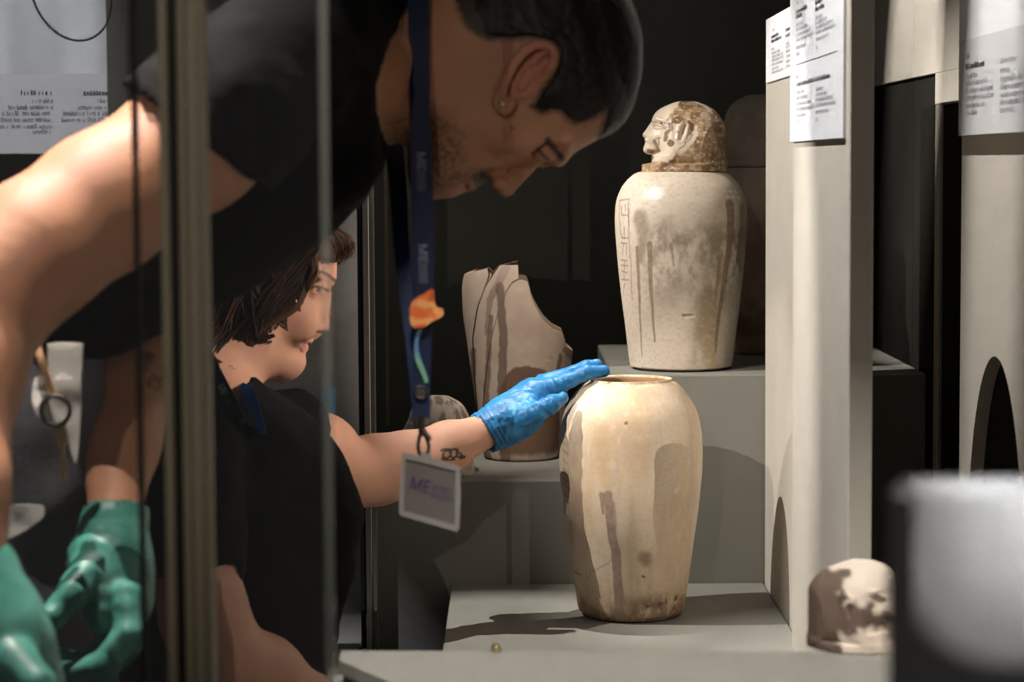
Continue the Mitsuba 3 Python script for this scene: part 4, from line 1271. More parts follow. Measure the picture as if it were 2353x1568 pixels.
for k, P in enumerate(([(40, 1570, 1.665, 0.013), (70, 1680, 1.64, 0.012), (40, 1760, 1.64, 0.011)], [(40, 1600, 1.69, 0.0135), (60, 1720, 1.68, 0.0125), (20, 1790, 1.68, 0.0115)], [(20, 1610, 1.715, 0.013), (30, 1730, 1.715, 0.012), (-10, 1790, 1.715, 0.011)], [(0, 1600, 1.74, 0.012), (0, 1700, 1.745, 0.011), (-30, 1750, 1.745, 0.010)],
                       [(30, 1520, 1.66, 0.017), (85, 1575, 1.645, 0.0135), (120, 1640, 1.64, 0.0125), (130, 1690, 1.64, 0.0105)])):
    S.chain(chain_px(P), 0.005)
S.shift(lambda p: 0.004 * (meshkit.fbm(p * 60, 3, 6) - 0.5), 0.012)
finish("person__glove", S, glove_green, "glove_rubber", 3, label="green rubber glove, only its back in view")

# ================= the woman reaching for the jar
WC = 2.74
WSK = [(740, 545), (762, 570), (773, 600), (773, 622), (769, 640), (760, 655), (750, 672), (746, 690), (743, 712), (736, 738), (727, 757), (720, 765), (716, 773), (714, 780), (710, 787), (706, 793), (700, 799), (697, 806), (692, 813), (692, 822), (693, 832), (688, 842), (680, 850), (664, 859), (640, 871), (617, 878), (588, 880), (560, 874), (540, 860),
       (500, 838), (450, 790), (422, 730), (416, 660), (436, 580), (485, 518), (555, 474), (635, 465), (700, 495)]
UPW = np.array([0.36, -0.933])


def w_half(x, y):
    s = ((x - 672) * UPW[0] + (y - 855) * UPW[1]) / 400
    w = np.interp(s, [-0.15, 0, 0.15, 0.35, 0.55, 0.8, 1.0], [0.030, 0.033, 0.048, 0.058, 0.064, 0.071, 0.058])
    front = (x - 672) * 0.933 + (y - 855) * 0.36
    return w - 0.014 * sstep(-120, 20, front) * sstep(0.9, 0.5, s)


woman_head = head_solid(WSK, w_half, 0.050, WC)


def wp(px, py, dc):
    return V(px, py, WC) * np.array([1, 1, 0]) + np.array([0, 0, WC + dc])


S = Sculpt(axis(-0.47, 0.10, 0.0062, [(-0.40, -0.195, 0.0019), (-0.105, -0.05, 0.0018), (-0.02, 0.10, 0.004)]), axis(-0.62, 0.175, 0.0064, [(-0.055, 0.175, 0.0020), (-0.170, -0.128, 0.0018)]), axis(2.32, 3.22, 0.0068, [(2.66, 2.82, 0.0024), (3.03, 3.11, 0.003)]))
S.chain(chain_px([(500, 800, 2.73, 0.053), (472, 930, 2.69, 0.054), (490, 1010, 2.68, 0.055)]), 0.03)
S.chain(chain_px([(480, 945, 2.67, 0.046), (545, 975, 2.655, 0.040)]), 0.03)
S.chain(chain_px([(520, 1070, 2.68, 0.06), (560, 1180, 2.66, 0.07), (540, 1480, 2.62, 0.07), (520, 1750, 2.62, 0.09)]), 0.04)
S.chain(chain_px([(500, 1010, 2.6, 0.036), (430, 985, 2.50, 0.040)]), 0.02)
S.chain(chain_px([(560, 1010, 2.72, 0.036), (655, 990, 2.78, 0.040)]), 0.02)
S.chain(chain_px([(430, 985, 2.50, 0.040), (440, 1250, 2.45, 0.0455), (470, 1420, 2.43, 0.043), (505, 1510, 2.42, 0.041)]), 0.02)
S.chain(chain_px([(505, 1510, 2.42, 0.041), (600, 1555, 2.46, 0.041), (720, 1640, 2.52, 0.036), (820, 1720, 2.58, 0.027)]), 0.02)
S.chain(chain_px([(655, 990, 2.78, 0.040), (735, 1042, 2.88, 0.0455), (805, 1088, 2.97, 0.0425)]), 0.02)
S.chain(chain_px([(805, 1088, 2.97, 0.0425), (865, 1080, 3.0, 0.0435), (930, 1067, 3.03, 0.0405), (1030, 1026, 3.08, 0.031), (1118, 990, 3.12, 0.0225)]), 0.015)
HAND = {"palm": [(1118, 990, 3.12, 0.0215), (1165, 962, 3.135, 0.027), (1225, 916, 3.15, 0.025)],
        "palm2": [(1150, 985, 3.125, 0.022), (1215, 950, 3.135, 0.0215)],
        "fingers": [[(1240, 897, 3.148, 0.0135), (1300, 877, 3.145, 0.0112), (1348, 856, 3.142, 0.0098), (1388, 853, 3.146, 0.0084)],
                    [(1246, 884, 3.165, 0.0138), (1312, 861, 3.168, 0.0108), (1345, 846, 3.168, 0.0098), (1371, 839, 3.170, 0.0082)],
                    [(1240, 888, 3.187, 0.0130), (1300, 866, 3.192, 0.0104), (1335, 853, 3.193, 0.0094), (1362, 850, 3.195, 0.0080)],
                    [(1228, 905, 3.205, 0.0115), (1275, 888, 3.212, 0.0092), (1303, 878, 3.213, 0.0082), (1325, 874, 3.215, 0.0072)],
                    [(1190, 962, 3.115, 0.0180), (1235, 945, 3.108, 0.0128), (1268, 929, 3.108, 0.0112), (1292, 916, 3.113, 0.0088)]]}
S.chain([(p, r * 0.85) for p, r in chain_px(HAND["palm"])], 0.01)
for P in HAND["fingers"]:
    S.chain([(p, r * 0.8) for p, r in chain_px(P)], 0.003)
S.put(woman_head, 0.012)
S.put(cone(wp(600, 800, -0.026), wp(655, 834, -0.012), 0.034, 0.015), 0.03).put(cone(wp(600, 800, 0.026), wp(655, 834, 0.012), 0.034, 0.015), 0.03)
S.put(cone(wp(752, 676, 0), wp(742, 747, 0), 0.0052, 0.0072), 0.009)
S.put(cone(wp(733, 752, 0), wp(743, 750, 0), 0.007, 0.0058), 0.005)
for s in (-1, 1):
    S.put(ell(wp(733, 754, 0.010 * s), (0.0068, 0.0060, 0.0052)), 0.003)
    S.put(ell(wp(738, 763, 0.006 * s), (0.0028, 0.0026, 0.0028)), 0.002, cut=True)
    S.put(ell(wp(744, 668, 0.034 * s), (0.014, 0.013, 0.012)), 0.009, cut=True)
    S.put(ell(wp(734, 668, 0.030 * s), (0.0110, 0.0112, 0.0110)), 0.002)
    S.put(cone(wp(749, 661, 0.018 * s), wp(730, 663, 0.042 * s), 0.0036, 0.0030), 0.004)        # upper lid
    S.put(cone(wp(745, 676, 0.020 * s), wp(729, 674, 0.041 * s), 0.0026, 0.0024), 0.004)        # lower lid
    S.put(cone(wp(759, 644, 0.008 * s), wp(742, 636, 0.044 * s), 0.0042, 0.004), 0.010)         # brow ridge
    S.put(ell(wp(700, 735, 0.036 * s), (0.022, 0.026, 0.015)), 0.02)                            # cheek
    S.put(ell(wp(713, 768, 0.022 * s), (0.005, 0.008, 0.004)), 0.005, cut=True)
    S.put(cone(wp(709, 781, 0.0), wp(700, 786, 0.017 * s), 0.0050, 0.0022), 0.003)              # lips
    S.put(cone(wp(698, 798, 0.0), wp(693, 794, 0.015 * s), 0.0054, 0.0022), 0.003)
    for a, b in zip([(560, 700), (552, 720), (556, 745), (566, 760)][:-1], [(552, 720), (556, 745), (566, 760)]):
        S.put(cone(wp(*a, 0.060 * s), wp(*b, 0.060 * s), 0.006, 0.006), 0.004)
S.put(cone(wp(709, 791, -0.021), wp(709, 791, 0.021), 0.0013, 0.0013), 0.002, cut=True)
S.put(ell(wp(674, 834, 0), (0.009, 0.009, 0.012)), 0.008)


def woman_colour(v, n):
    c = skin_tone(v, [0.63, 0.335, 0.228], [0.50, 0.26, 0.175], [0.62, 0.29, 0.21], 23)
    px, py = flat_px(v, WC)
    h = sstep(2.63, 2.65, v[:, 2]) * sstep(2.85, 2.83, v[:, 2]) * sstep(-0.05, -0.04, v[:, 1])
    side = np.abs(v[:, 2] - WC)
    nz = meshkit.fbm(v * 400, 2, 4)
    d, t = line_dist(px, py, [(772, 647), (764, 638), (752, 630), (738, 628), (724, 634)])
    c = mixc(c, [0.045, 0.022, 0.016], 0.9 * h * sstep(5.5 - 2 * 0, 2.5, d + 3 * (nz - 0.5)))
    d, t = line_dist(px, py, [(757, 670), (748, 664), (736, 660), (724, 663)])
    c = mixc(c, [0.02, 0.012, 0.01], 0.95 * h * sstep(3.4, 1.8, d))
    d = np.hypot((px - 739) / 6, (py - 669) / 6)
    c = mixc(c, [0.03, 0.02, 0.015], 0.9 * h * sstep(1.1, 0.8, d))
    d, t = line_dist(px, py, [(750, 676), (738, 679), (726, 676)])
    c = mixc(c, [0.16, 0.07, 0.05], 0.5 * h * sstep(3, 1.5, d))
    d, t = line_dist(px, py, [(709, 781), (706, 786)])
    c = mixc(c, [0.52, 0.20, 0.17], 0.7 * h * sstep(8, 4, d))
    d, t = line_dist(px, py, [(699, 798), (697, 802)])
    c = mixc(c, [0.52, 0.20, 0.17], 0.7 * h * sstep(8, 4, d))
    d, t = line_dist(px, py, [(713, 791), (696, 789)])
    c = mixc(c, [0.25, 0.08, 0.07], 0.7 * h * sstep(1.9, 0.9, d))
    d = np.hypot((px - 738) / 6, (py - 763) / 3.5)
    c = mixc(c, [0.12, 0.03, 0.02], 0.9 * h * sstep(1.2, 0.7, d))
    c = mixc(c, [0.64, 0.27, 0.20], 0.35 * h * sstep(40, 10, np.hypot(px - 700, py - 730)))
    # tattoo on the forearm
    q1, q2 = to_px(v)
    m = (v[:, 2] > 2.98) & (n[:, 2] < 0.2)
    ink = np.zeros(len(v))
    for P in ([(1018, 1043), (1024, 1036), (1034, 1037), (1036, 1046), (1028, 1054), (1018, 1052), (1018, 1043)], [(1034, 1040), (1042, 1032), (1050, 1036), (1050, 1048), (1042, 1054), (1034, 1048)], [(1050, 1040), (1058, 1042), (1066, 1052), (1058, 1054), (1050, 1048)],
              [(1014, 1036), (1024, 1032), (1036, 1033)], [(1016, 1056), (1030, 1058), (1044, 1056)], [(1044, 1032), (1052, 1034), (1050, 1043)], [(1058, 1050), (1068, 1050)]):
        d, _ = line_dist(q1, q2, P)
        ink = np.maximum(ink, sstep(3.2, 1.6, d))
    return mixc(c, [0.02, 0.018, 0.02], 0.93 * ink * m)


tag("person_001", "woman with wavy brown hair in a black v-neck shirt reaching for the open jar", "person")
finish("person_001__body", S, woman_colour, "skin", 4)

# blue glove
S = Sculpt(axis(-0.075, 0.15, 0.0019), axis(-0.16, -0.02, 0.0019), axis(3.06, 3.25, 0.0022))
S.chain(chain_px([(1112, 994, 3.118, 0.0262), (1124, 988, 3.122, 0.0250)]), 0.003)
S.chain(chain_px([(1122, 989, 3.12, 0.0245), (1165, 962, 3.135, 0.0285), (1225, 914, 3.155, 0.0268)]), 0.014)
S.chain(chain_px([(1150, 985, 3.12, 0.0235), (1212, 955, 3.13, 0.0235)]), 0.014)
S.chain(chain_px([(1180, 935, 3.19, 0.022), (1228, 905, 3.195, 0.020)]), 0.014)
for P in HAND["fingers"]:
    S.chain(chain_px(P), 0.0045)
S.put(cone(V(1090, 1010, 3.11), V(1111, 994, 3.116), 0.04, 0.0235), 0.002, cut=True)


def glove_wrinkle(p):
    px, py = CX + p[:, 0] * FPX / p[:, 2], CY - p[:, 1] * FPX / p[:, 2]
    al, ac = (px - 1118) * 0.83 + (py - 990) * -0.55, (px - 1118) * 0.55 + (py - 990) * 0.83
    cuff = sstep(60, 10, al) * 0.0008 * np.sin(al * 0.62 + 0.03 * ac)
    thumb = sstep(110, 50, np.hypot(px - 1195, py - 960))
    rid = np.abs(meshkit.fbm(p * np.array([75, 75, 75]) + 3, 2, 5) - 0.5)
    rings = 0.0010 * np.sin(al * 0.26 + 7 * meshkit.fbm(p * 45, 2, 3)) * sstep(95, 140, al) * sstep(0.4, 0.6, meshkit.fbm(p * 60, 2, 13))
    return cuff - 0.0115 * thumb * (0.12 - rid) * (rid < 0.12) + 0.0024 * (meshkit.fbm(p * 120, 2, 7) - 0.5) + rings


S.shift(glove_wrinkle, 0.01)
finish("person_001__glove", S, lambda v, n: mixc(np.tile([0.016, 0.15, 0.37], (len(v), 1)), [0.03, 0.21, 0.45], blotch(v, 50, 3, 0.4, 0.7)), "glove_rubber", 1, label="bright blue nitrile glove")

# black v-neck shirt
S = Sculpt(axis(-0.45, -0.155, 0.0042), axis(-0.60, -0.028, 0.0042), axis(2.36, 2.96, 0.006))
S.chain(chain_px([(525, 1075, 2.68, 0.10), (590, 1175, 2.66, 0.105), (575, 1330, 2.64, 0.095), (545, 1500, 2.62, 0.088), (520, 1850, 2.62, 0.12)]), 0.05)
S.chain(chain_px([(480, 1060, 2.58, 0.085), (470, 1250, 2.58, 0.085), (470, 1500, 2.58, 0.08)]), 0.05)
S.chain(chain_px([(520, 960, 2.63, 0.052), (430, 982, 2.50, 0.055), (441, 1250, 2.45, 0.053), (444, 1390, 2.435, 0.054)]), 0.02)
S.chain(chain_px([(545, 985, 2.70, 0.046), (652, 996, 2.78, 0.0505), (742, 1046, 2.89, 0.052)]), 0.02)
# hems, neck opening
def half_space(p, n):
    n = np.asarray(n, float) / np.linalg.norm(n)
    return lambda A, B, C: -((A - p[0]) * n[0] + (B - p[1]) * n[1] + (C - p[2]) * n[2])
hn = half_space(V(444, 1308, 2.44), (0.13, -0.99, 0.03))
S.put((V(300, 1560, 2.3), V(556, 1260, 2.5), lambda A, B, C: np.maximum(hn(A, B, C), np.maximum(C - 2.515, A - V(546, 0, 2.45)[0] + 0 * B))), 0.002, cut=True)
fn_ = half_space(V(712, 1000, 2.83), (0.93, 0.05, 0.62))
S.put((V(660, 1140, 2.75), V(860, 930, 3.0) + np.array([0, 0, 0.05]), lambda A, B, C: np.maximum(fn_(A, B, C), -(A - V(640, 0, 2.8)[0]) + 0 * B)), 0.002, cut=True)
S.put(cone(V(505, 800, 2.72), V(525, 880, 2.66), 0.050, 0.030), 0.004, cut=True)
S.put(prism_px([(455, 800), (480, 835), (520, 885), (556, 950), (586, 1006), (596, 990), (576, 930), (566, 885), (570, 840), (540, 790)], 2.60, 2.40, 2.70), 0.003, cut=True)


def folds2(p):
    q = p @ np.array([[0.75, 0.66, 0], [-0.66, 0.75, 0], [0, 0, 1.0]])
    return 0.014 * (meshkit.fbm(q * np.array([9, 34, 9]), 3, 22) - 0.5) + 0.004 * (meshkit.fbm(p * 40, 2, 2) - 0.5)


S.shift(folds2, 0.03)
finish("person_001__shirt", S, black_cloth, "cloth", 6, label="black v-neck t-shirt")

# dark skirt or trousers below the frame
S = Sculpt(axis(-0.52, -0.10, 0.012), axis(-1.06, -0.50, 0.012), axis(2.40, 2.90, 0.012))
S.chain(chain_px([(520, 1880, 2.62, 0.13), (520, 2250, 2.62, 0.12), (620, 2650, 2.60, 0.08), (520, 2870, 2.66, 0.06)]), 0.04)
finish("person_001__trousers", S, black_cloth, "cloth", 6, label="black trousers")


# ------------------------------------------------------------------ the woman's hair
def shell_w(px, py, extra=0.0):
    """Half-width of her head's side at a place of the profile."""
    d = WPF(px, py) * WC / FPX
    r = 0.050
    a = np.maximum(d + r, 0)
    return np.maximum(w_half(px, py) - r + np.sqrt(np.maximum(r * r - a * a, 0)), 0) + extra


WPF = poly_field(smooth_poly(WSK, 200), 120)
CAP = [(470, 822), (500, 815), (522, 790), (545, 806), (575, 800), (596, 758), (618, 716), (640, 694), (655, 662), (680, 632), (704, 612), (735, 600), (775, 602), (790, 560), (760, 505), (700, 462), (635, 446), (550, 455), (475, 505), (420, 575), (396, 660), (402, 735), (440, 795)]
cap_out = head_solid([((px - 600) * 1.035 + 600, (py - 690) * 1.04 + 690) for px, py in WSK], lambda x, y: w_half(x, y) + 0.009, 0.05, WC)
capm = poly_field(smooth_poly(CAP, 200), 90)
S = Sculpt(axis(-0.43, -0.17, 0.0024), axis(-0.05, 0.20, 0.0024), axis(WC - 0.10, WC + 0.10, 0.0026))


def cap_fn(A, B, C):
    d = cap_out[2](A, B, C)
    x, y = np.broadcast_arrays(CX + A[:, :, 0] * FPX / WC, CY - B[:, :, 0] * FPX / WC)
    return np.maximum(d, (capm(x, y) * WC / FPX)[:, :, None] + 0 * C)


S.put((cap_out[0] - 0.02, cap_out[1] + 0.02, cap_fn), 0.0)
S.shift(lambda p: 0.006 * (meshkit.fbm(p * np.array([90, 40, 60]), 3, 8) - 0.5), 0.02)


def brown_hair(v, n):
    c = np.tile([0.030, 0.016, 0.011], (len(v), 1))
    return mixc(c, [0.085, 0.040, 0.024], 0.8 * blotch(v, 110, 8, 0.42, 0.7, (1, 0.3, 1)))


finish("person_001__hair", S, brown_hair, "hair", 3, label="wavy brown bob")
rng = np.random.default_rng(11)
locks, lock_c = [], []


def strand(P, lift, r0, amp, side, tone, n=16, wave=None):
    p = curve(np.array(P, float), n)
    t = np.linspace(0, 1, n)
    ph, fr = wave or (rng.random() * 6.3, 1.5 + rng.random() * 1.6)
    px, py = p[:, 0] + amp * t * np.sin(ph + fr * 6.3 * t), p[:, 1] + 0.4 * amp * t * np.cos(ph + fr * 6.3 * t)
    w = shell_w(px, py, 0.008) + lift + 0.004 * rng.random()
    w = np.where(WPF(px, py) > -25, np.maximum(w, (0.093 + 0.004 * rng.random()) if px[-1] < 640 else 0.004 + 0.03 * rng.random()), w)
    k = np.hanning(7) / np.hanning(7).sum()
    w = np.convolve(np.pad(w, 3, mode="edge"), k, "valid")
    q = np.stack([V(a, b, WC) for a, b in zip(px, py)])
    q[:, 2] = WC + side * w
    m = tube(q, r0 * (1 - 0.75 * t ** 2.5), 4)
    locks.append(m)
    lock_c.append(np.tile(tone, (len(m.vertices), 1)))


TONES = [np.array(x) for x in ([0.020, 0.011, 0.008], [0.045, 0.023, 0.015], [0.085, 0.043, 0.027], [0.028, 0.016, 0.011])]
for side in (-1, 1):
    for i in range(120 if side < 0 else 50):                     # wavy clumps, all strands of one following the same wave
        u, e = rng.random(), rng.random()
        a = np.array([545 + 190 * u, 470 + 95 * u ** 1.5])
        b = np.array([470 + 132 * e, 822 - 52 * max(e - 0.72, 0) / 0.28 + rng.normal(0, 6)])
        mid = 0.5 * (a + b) + np.array([-40 + 105 * u * e, -18 - 20 * (1 - e)]) + rng.normal(0, 10, 2)
        low = 0.25 * mid + 0.75 * b + np.array([-14 + 36 * e, -16]) + rng.normal(0, 7, 2)
        hook = b + np.array([rng.normal(16, 12), rng.normal(-4, 6)])
        wave, lift, tone = (rng.random() * 6.3, 1.4 + 1.3 * rng.random()), 0.002 + 0.012 * rng.random(), TONES[rng.integers(0, 4)]
        amp = 9 + 8 * rng.random()
        for k in range(17):
            o = rng.normal(0, 4.5, 2)
            strand([a + 2 * o, mid + 1.3 * o, low + o, b + 0.8 * o, hook + 0.5 * o], lift + 0.002 * rng.random(), 0.0008 + 0.0006 * rng.random(), amp, side, tone * (0.75 + 0.5 * rng.random()), 18, wave)
    for i in range(110):
        u = rng.random()
        a = np.array([690 + 45 * u, 520 + 50 * u]) + rng.normal(0, 6, 2)
        m1 = np.array([664 + 26 * u, 625 + 12 * rng.random()])
        b = np.array([606 + 66 * u ** 1.6, 706 - 14 * u + rng.normal(0, 14)])
        strand([a, m1, 0.5 * (m1 + b) + np.array([9, 0]), b], 0.001 + 0.003 * rng.random(), 0.0009, 4, side, TONES[rng.integers(1, 4)])
    for i in range(130):
        u = rng.random()
        a = np.array([640 + 60 * u, 470 + 15 * u]) + rng.normal(0, 6, 2)
        b = np.array([765 + 42 * u, 606 - 24 * u + rng.normal(0, 5)])
        strand([a, np.array([735 + 40 * u, 508 + 18 * u]), np.array([776 + 32 * u, 560 - 6 * u]), b], 0.004 + 0.004 * rng.random(), 0.0012, 3, side, TONES[rng.integers(0, 4)])
for P in ([(655, 610), (648, 650), (658, 690), (652, 740), (620, 778)], [(662, 640), (655, 700), (668, 745), (690, 778), (707, 788)], [(650, 690), (662, 725), (676, 780), (698, 808)], [(700, 612), (690, 660), (697, 700), (688, 745)], [(630, 660), (640, 720), (622, 760)], [(706, 600), (706, 640), (692, 690)],
          [(560, 760), (545, 795), (552, 820), (588, 824), (604, 812)], [(575, 740), (600, 770), (612, 780), (606, 786)], [(672, 600), (676, 640), (660, 690), (655, 720)]):
    for q in range(4):
        P2 = [np.array(p) + rng.normal(0, 2.2, 2) for p in P]
        strand(P2, 0.0015, 0.0009, 1.5, -1, TONES[rng.integers(0, 4)], 22)
hm = join(locks)
lc = np.vstack(lock_c)
add("person_001__hair__locks", (world(np.asarray(hm.vertices)), np.asarray(hm.faces)), "hair", True, color=lc, kind="stuff")


# ------------------------------------------------------------------ straps, badges, keys
def plate(poly, c, t, tilt=0.0, hole=None, mesh=None):
    """A thin plate with an outline given as seen from the aisle, at distance c, t thick; tilt: how much farther its right side is, per metre."""
    P = Polygon([tuple(V(a, b, c)[:2]) for a, b in poly]).buffer(0)
    if hole is not None:
        P = P.difference(Polygon([tuple(V(a, b, c)[:2]) for a, b in hole]))
    m = trimesh.creation.extrude_polygon(P, t, engine="earcut")
    v = np.asarray(m.vertices).copy()
    x0 = P.centroid.x
    v[:, 2] = c + v[:, 2] + tilt * (v[:, 0] - x0)
    return trimesh.Trimesh(world(v), m.faces[:, ::-1], process=False)


def words(text, px, py, c, height_px, angle, width_px=None, t=0.0004, bold=False, tilt=0.0, px0=0.0):
    """Raised lettering at a picture place on a surface at distance c; angle in degrees, 90 = reading downwards."""
    h = height_px * c / FPX
    m = meshkit.text_mesh(text, h, t, bold)
    v = np.asarray(m.vertices).copy()
    if width_px:
        v[:, 0] *= width_px * c / FPX / np.ptp(v[:, 0])
    a = math.radians(angle)
    x, y = np.array([math.cos(a), -math.sin(a), 0]), np.array([math.sin(a), math.cos(a), 0])
    q = V(px, py, c) + v[:, :1] * x + v[:, 1:2] * y - v[:, 2:] * np.array([0, 0, 1.0])
    q[:, 2] += tilt * (q[:, 0] - V(px0, py, c)[0])
    return trimesh.Trimesh(world(q), m.faces, process=False)


def strap(key, P, width_px, shade, edge, thick=0.0012, **kw):
    """A woven strap through (px, py, distance) points, facing the aisle."""
    q = curve([V(*p) for p in P], 60)
    wp_ = np.interp(np.linspace(0, 1, 60), np.linspace(0, 1, len(np.atleast_1d(width_px))), np.atleast_1d(width_px)) * q[:, 2] / FPX
    m = ribbon(q, [1, 0, 0.0], wp_, thick)
    v = np.asarray(m.vertices)
    c = mixc(np.tile(shade, (len(v), 1)), edge, 0.6 * blotch(v, 60, 4, 0.4, 0.7))
    return add(key, trimesh.Trimesh(world(v), m.faces, process=False), "strap_blue", 40, color=None, **kw) if False else add(key, (world(v), np.asarray(m.faces)), "strap_blue", False, color=c, **kw)


LC = 2.165
NAVY, NAVY2 = [0.0022, 0.008, 0.036], [0.003, 0.012, 0.052]
tag("lanyard", "dark blue lanyard with orange pin and name badge hanging from the bending man's neck", "lanyard")
strap("lanyard__strap", [(958, -75, 2.19), (962, 60, LC), (966, 320, LC), (973, 640, LC), (970, 800, LC), (968, 962, LC)], [50, 48, 48, 52, 44, 40], NAVY, NAVY2)
strap("lanyard__strap", [(890, 255, 2.36), (905, 330, 2.31), (917, 470, 2.24), (930, 640, 2.195), (950, 800, 2.175), (964, 955, LC + 0.006)], [42, 42, 40, 36, 34, 34], [0.0025, 0.013, 0.058], [0.003, 0.018, 0.075])
for y0 in (138, 348, 560):
    x0 = 953 + (y0 - 138) * 0.021
    add("lanyard__logo", words("ME", x0, y0, LC - 0.0011, 20, 88, 42, bold=True), "strap_ink", label="pale printed logo")
    add("lanyard__lettering", words("MUSEO", x0 + 11, y0 + 46, LC - 0.0011, 8, 88, 44, bold=True), "strap_ink")
    add("lanyard__lettering", words("EGIZIO", x0 + 1, y0 + 46, LC - 0.0011, 8, 88, 44, bold=True), "strap_ink")
# orange enamel pin with two points
pin = [(941, 716), (946, 696), (958, 683), (975, 675), (992, 664), (997, 668), (998, 690), (1003, 705), (1018, 711), (1019, 722), (1008, 732), (990, 741), (975, 752), (955, 755), (943, 742)]
m = plate(smooth_poly(pin, 70), LC - 0.010, 0.0045)
m = m.subdivide_to_size(0.0016)
vv = np.asarray(m.vertices)
cc = mixc(np.tile([0.70, 0.13, 0.018], (len(vv), 1)), [0.80, 0.38, 0.12], 0.85 * blotch(vv, 120, 5, 0.48, 0.62))
cc = mixc(cc, [0.45, 0.05, 0.012], 0.8 * blotch(vv, 100, 15, 0.52, 0.66))
add("lanyard__pin", m, "enamel", False, color=cc, label="orange mottled enamel pin with two points")
q = curve([V(968, 752, LC - 0.0022), V(957, 790, LC - 0.003), V(962, 830, LC - 0.0035), V(975, 862, LC - 0.003), V(980, 880, LC - 0.0022)], 30)
m = ribbon(q, [1, 0.2, 0], np.interp(np.linspace(0, 1, 30), [0, 0.3, 0.6, 1], [9, 9, 13, 9]) * LC / FPX, 0.001)
vv = np.asarray(m.vertices)
_, py_ = to_px(vv)
add("lanyard__ribbon", (world(vv), np.asarray(m.faces)), "enamel", False, color=mixc(np.tile([0.05, 0.16, 0.33], (len(vv), 1)), [0.16, 0.36, 0.24], sstep(800, 835, py_)), label="small blue and green ribbon")
sn = trimesh.creation.cylinder(0.0068, 0.003, sections=24)
sn = join([sn, trimesh.creation.torus(0.0056, 0.0012, 20, 8).apply_translation([0, 0, -0.0016])])
vv = np.asarray(sn.vertices) + V(967, 902, LC - 0.002)
add("lanyard__snap", (world(vv), np.asarray(sn.faces)), "metal_dark", 30, label="round dark snap")
hook = [tube([V(a, b, LC) for a, b in curve([(968, 955), (969, 985), (970, 1000)], 8)], 0.0030, 8)]
hook.append(tube([V(a, b, LC) for a, b in curve([(970, 992), (964, 1005), (961, 1028), (968, 1046), (980, 1044), (985, 1025), (980, 1006), (972, 996)], 26)], 0.0017, 8))
hook.append(tube([V(970, 985, LC), V(990, 1010, LC - 0.002)], [0.0022, 0.0014], 8))
add("lanyard__hook", (world(np.asarray(join(hook).vertices)), np.asarray(join(hook).faces)), "metal_dark", 30, label="dark metal snap hook")
BC = 2.15
bd = "lanyard__badge"
OUT = [(926, 1040), (965, 1049), (970, 1040), (990, 1044), (994, 1056), (1052, 1072), (1058, 1078), (1058, 1150), (1055, 1216), (1049, 1223), (985, 1204), (922, 1185), (917, 1178), (920, 1110)]
INN = [(932, 1054), (1047, 1083), (1045, 1208), (927, 1174)]
add(bd, plate([(924, 1046), (1055, 1079), (1051, 1217), (920, 1180)], BC + 0.0008, 0.0008, 0.12), "card_badge", label="name badge in a clear holder")
add(bd + "__frame", plate(OUT, BC - 0.0008, 0.0042, 0.12, INN), "plastic_clear", label="pale translucent frame")
add(bd + "__logo", words("ME", 938, 1122, BC + 0.0007, 28, 15, 46, 0.0003, True, 0.12, 988), "ink_badge", label="purple logo")
add(bd + "__lettering", words("MUSEO", 991, 1125, BC + 0.0007, 12, 15, 46, 0.0003, True, 0.12, 988), "ink_badge")
add(bd + "__lettering", words("EGIZIO", 989, 1143, BC + 0.0007, 12, 15, 50, 0.0003, True, 0.12, 988), "ink_badge")


def surf(px, py, keys):
    best = 9.0
    for k in keys:
        for v in VIEW[k]:
            x, y = to_px(v)
            m = np.hypot(x - px, y - py) < 9
            if m.any():
                best = min(best, v[m, 2].min())
    return best


KW = ("person_001__body", "person_001__shirt")
tag("lanyard_001", "blue lanyard strap around the neck of the woman in the v-neck shirt", "lanyard")


def laid(P, keys, lift):
    return [(a, b, min(surf(a, b, keys), surf(a + 8, b, keys), surf(a - 8, b, keys)) - lift) for a, b in P]


P = laid([(484, 838), (507, 888), (530, 930), (551, 968)], KW, 0.005)
strap("lanyard_001__strap", P, [38, 44, 40, 32], [0.004, 0.009, 0.03], [0.005, 0.013, 0.045])
P2 = laid([(566, 885), (578, 925), (594, 965), (606, 998)], KW, 0.006)
strap("lanyard_001__strap", P2, [26, 34, 26, 10], [0.004, 0.09, 0.30], [0.006, 0.11, 0.36], label="bright blue inner side of the strap")
cm = P[1][2] - 0.004
add("lanyard_001__logo", words("ME", 499, 888, cm, 15, 62, 22, bold=True), "letter_grey", label="pale printed logo")
add("lanyard_001__lettering", words("MUSEO", 515, 911, P[2][2] - 0.004, 6, 62, 24), "strap_ink")
add("lanyard_001__lettering", words("EGIZIO", 509, 914, P[2][2] - 0.004, 6, 62, 24), "strap_ink")
bt = trimesh.creation.icosphere(2, 0.006)
bt.apply_scale([1, 1, 0.5])
cb = surf(552, 968, KW) - 0.008
add("lanyard_001__clip", (world(np.asarray(bt.vertices) + V(550, 968, cb)), np.asarray(bt.faces)), "gasket", True, label="small black clip")

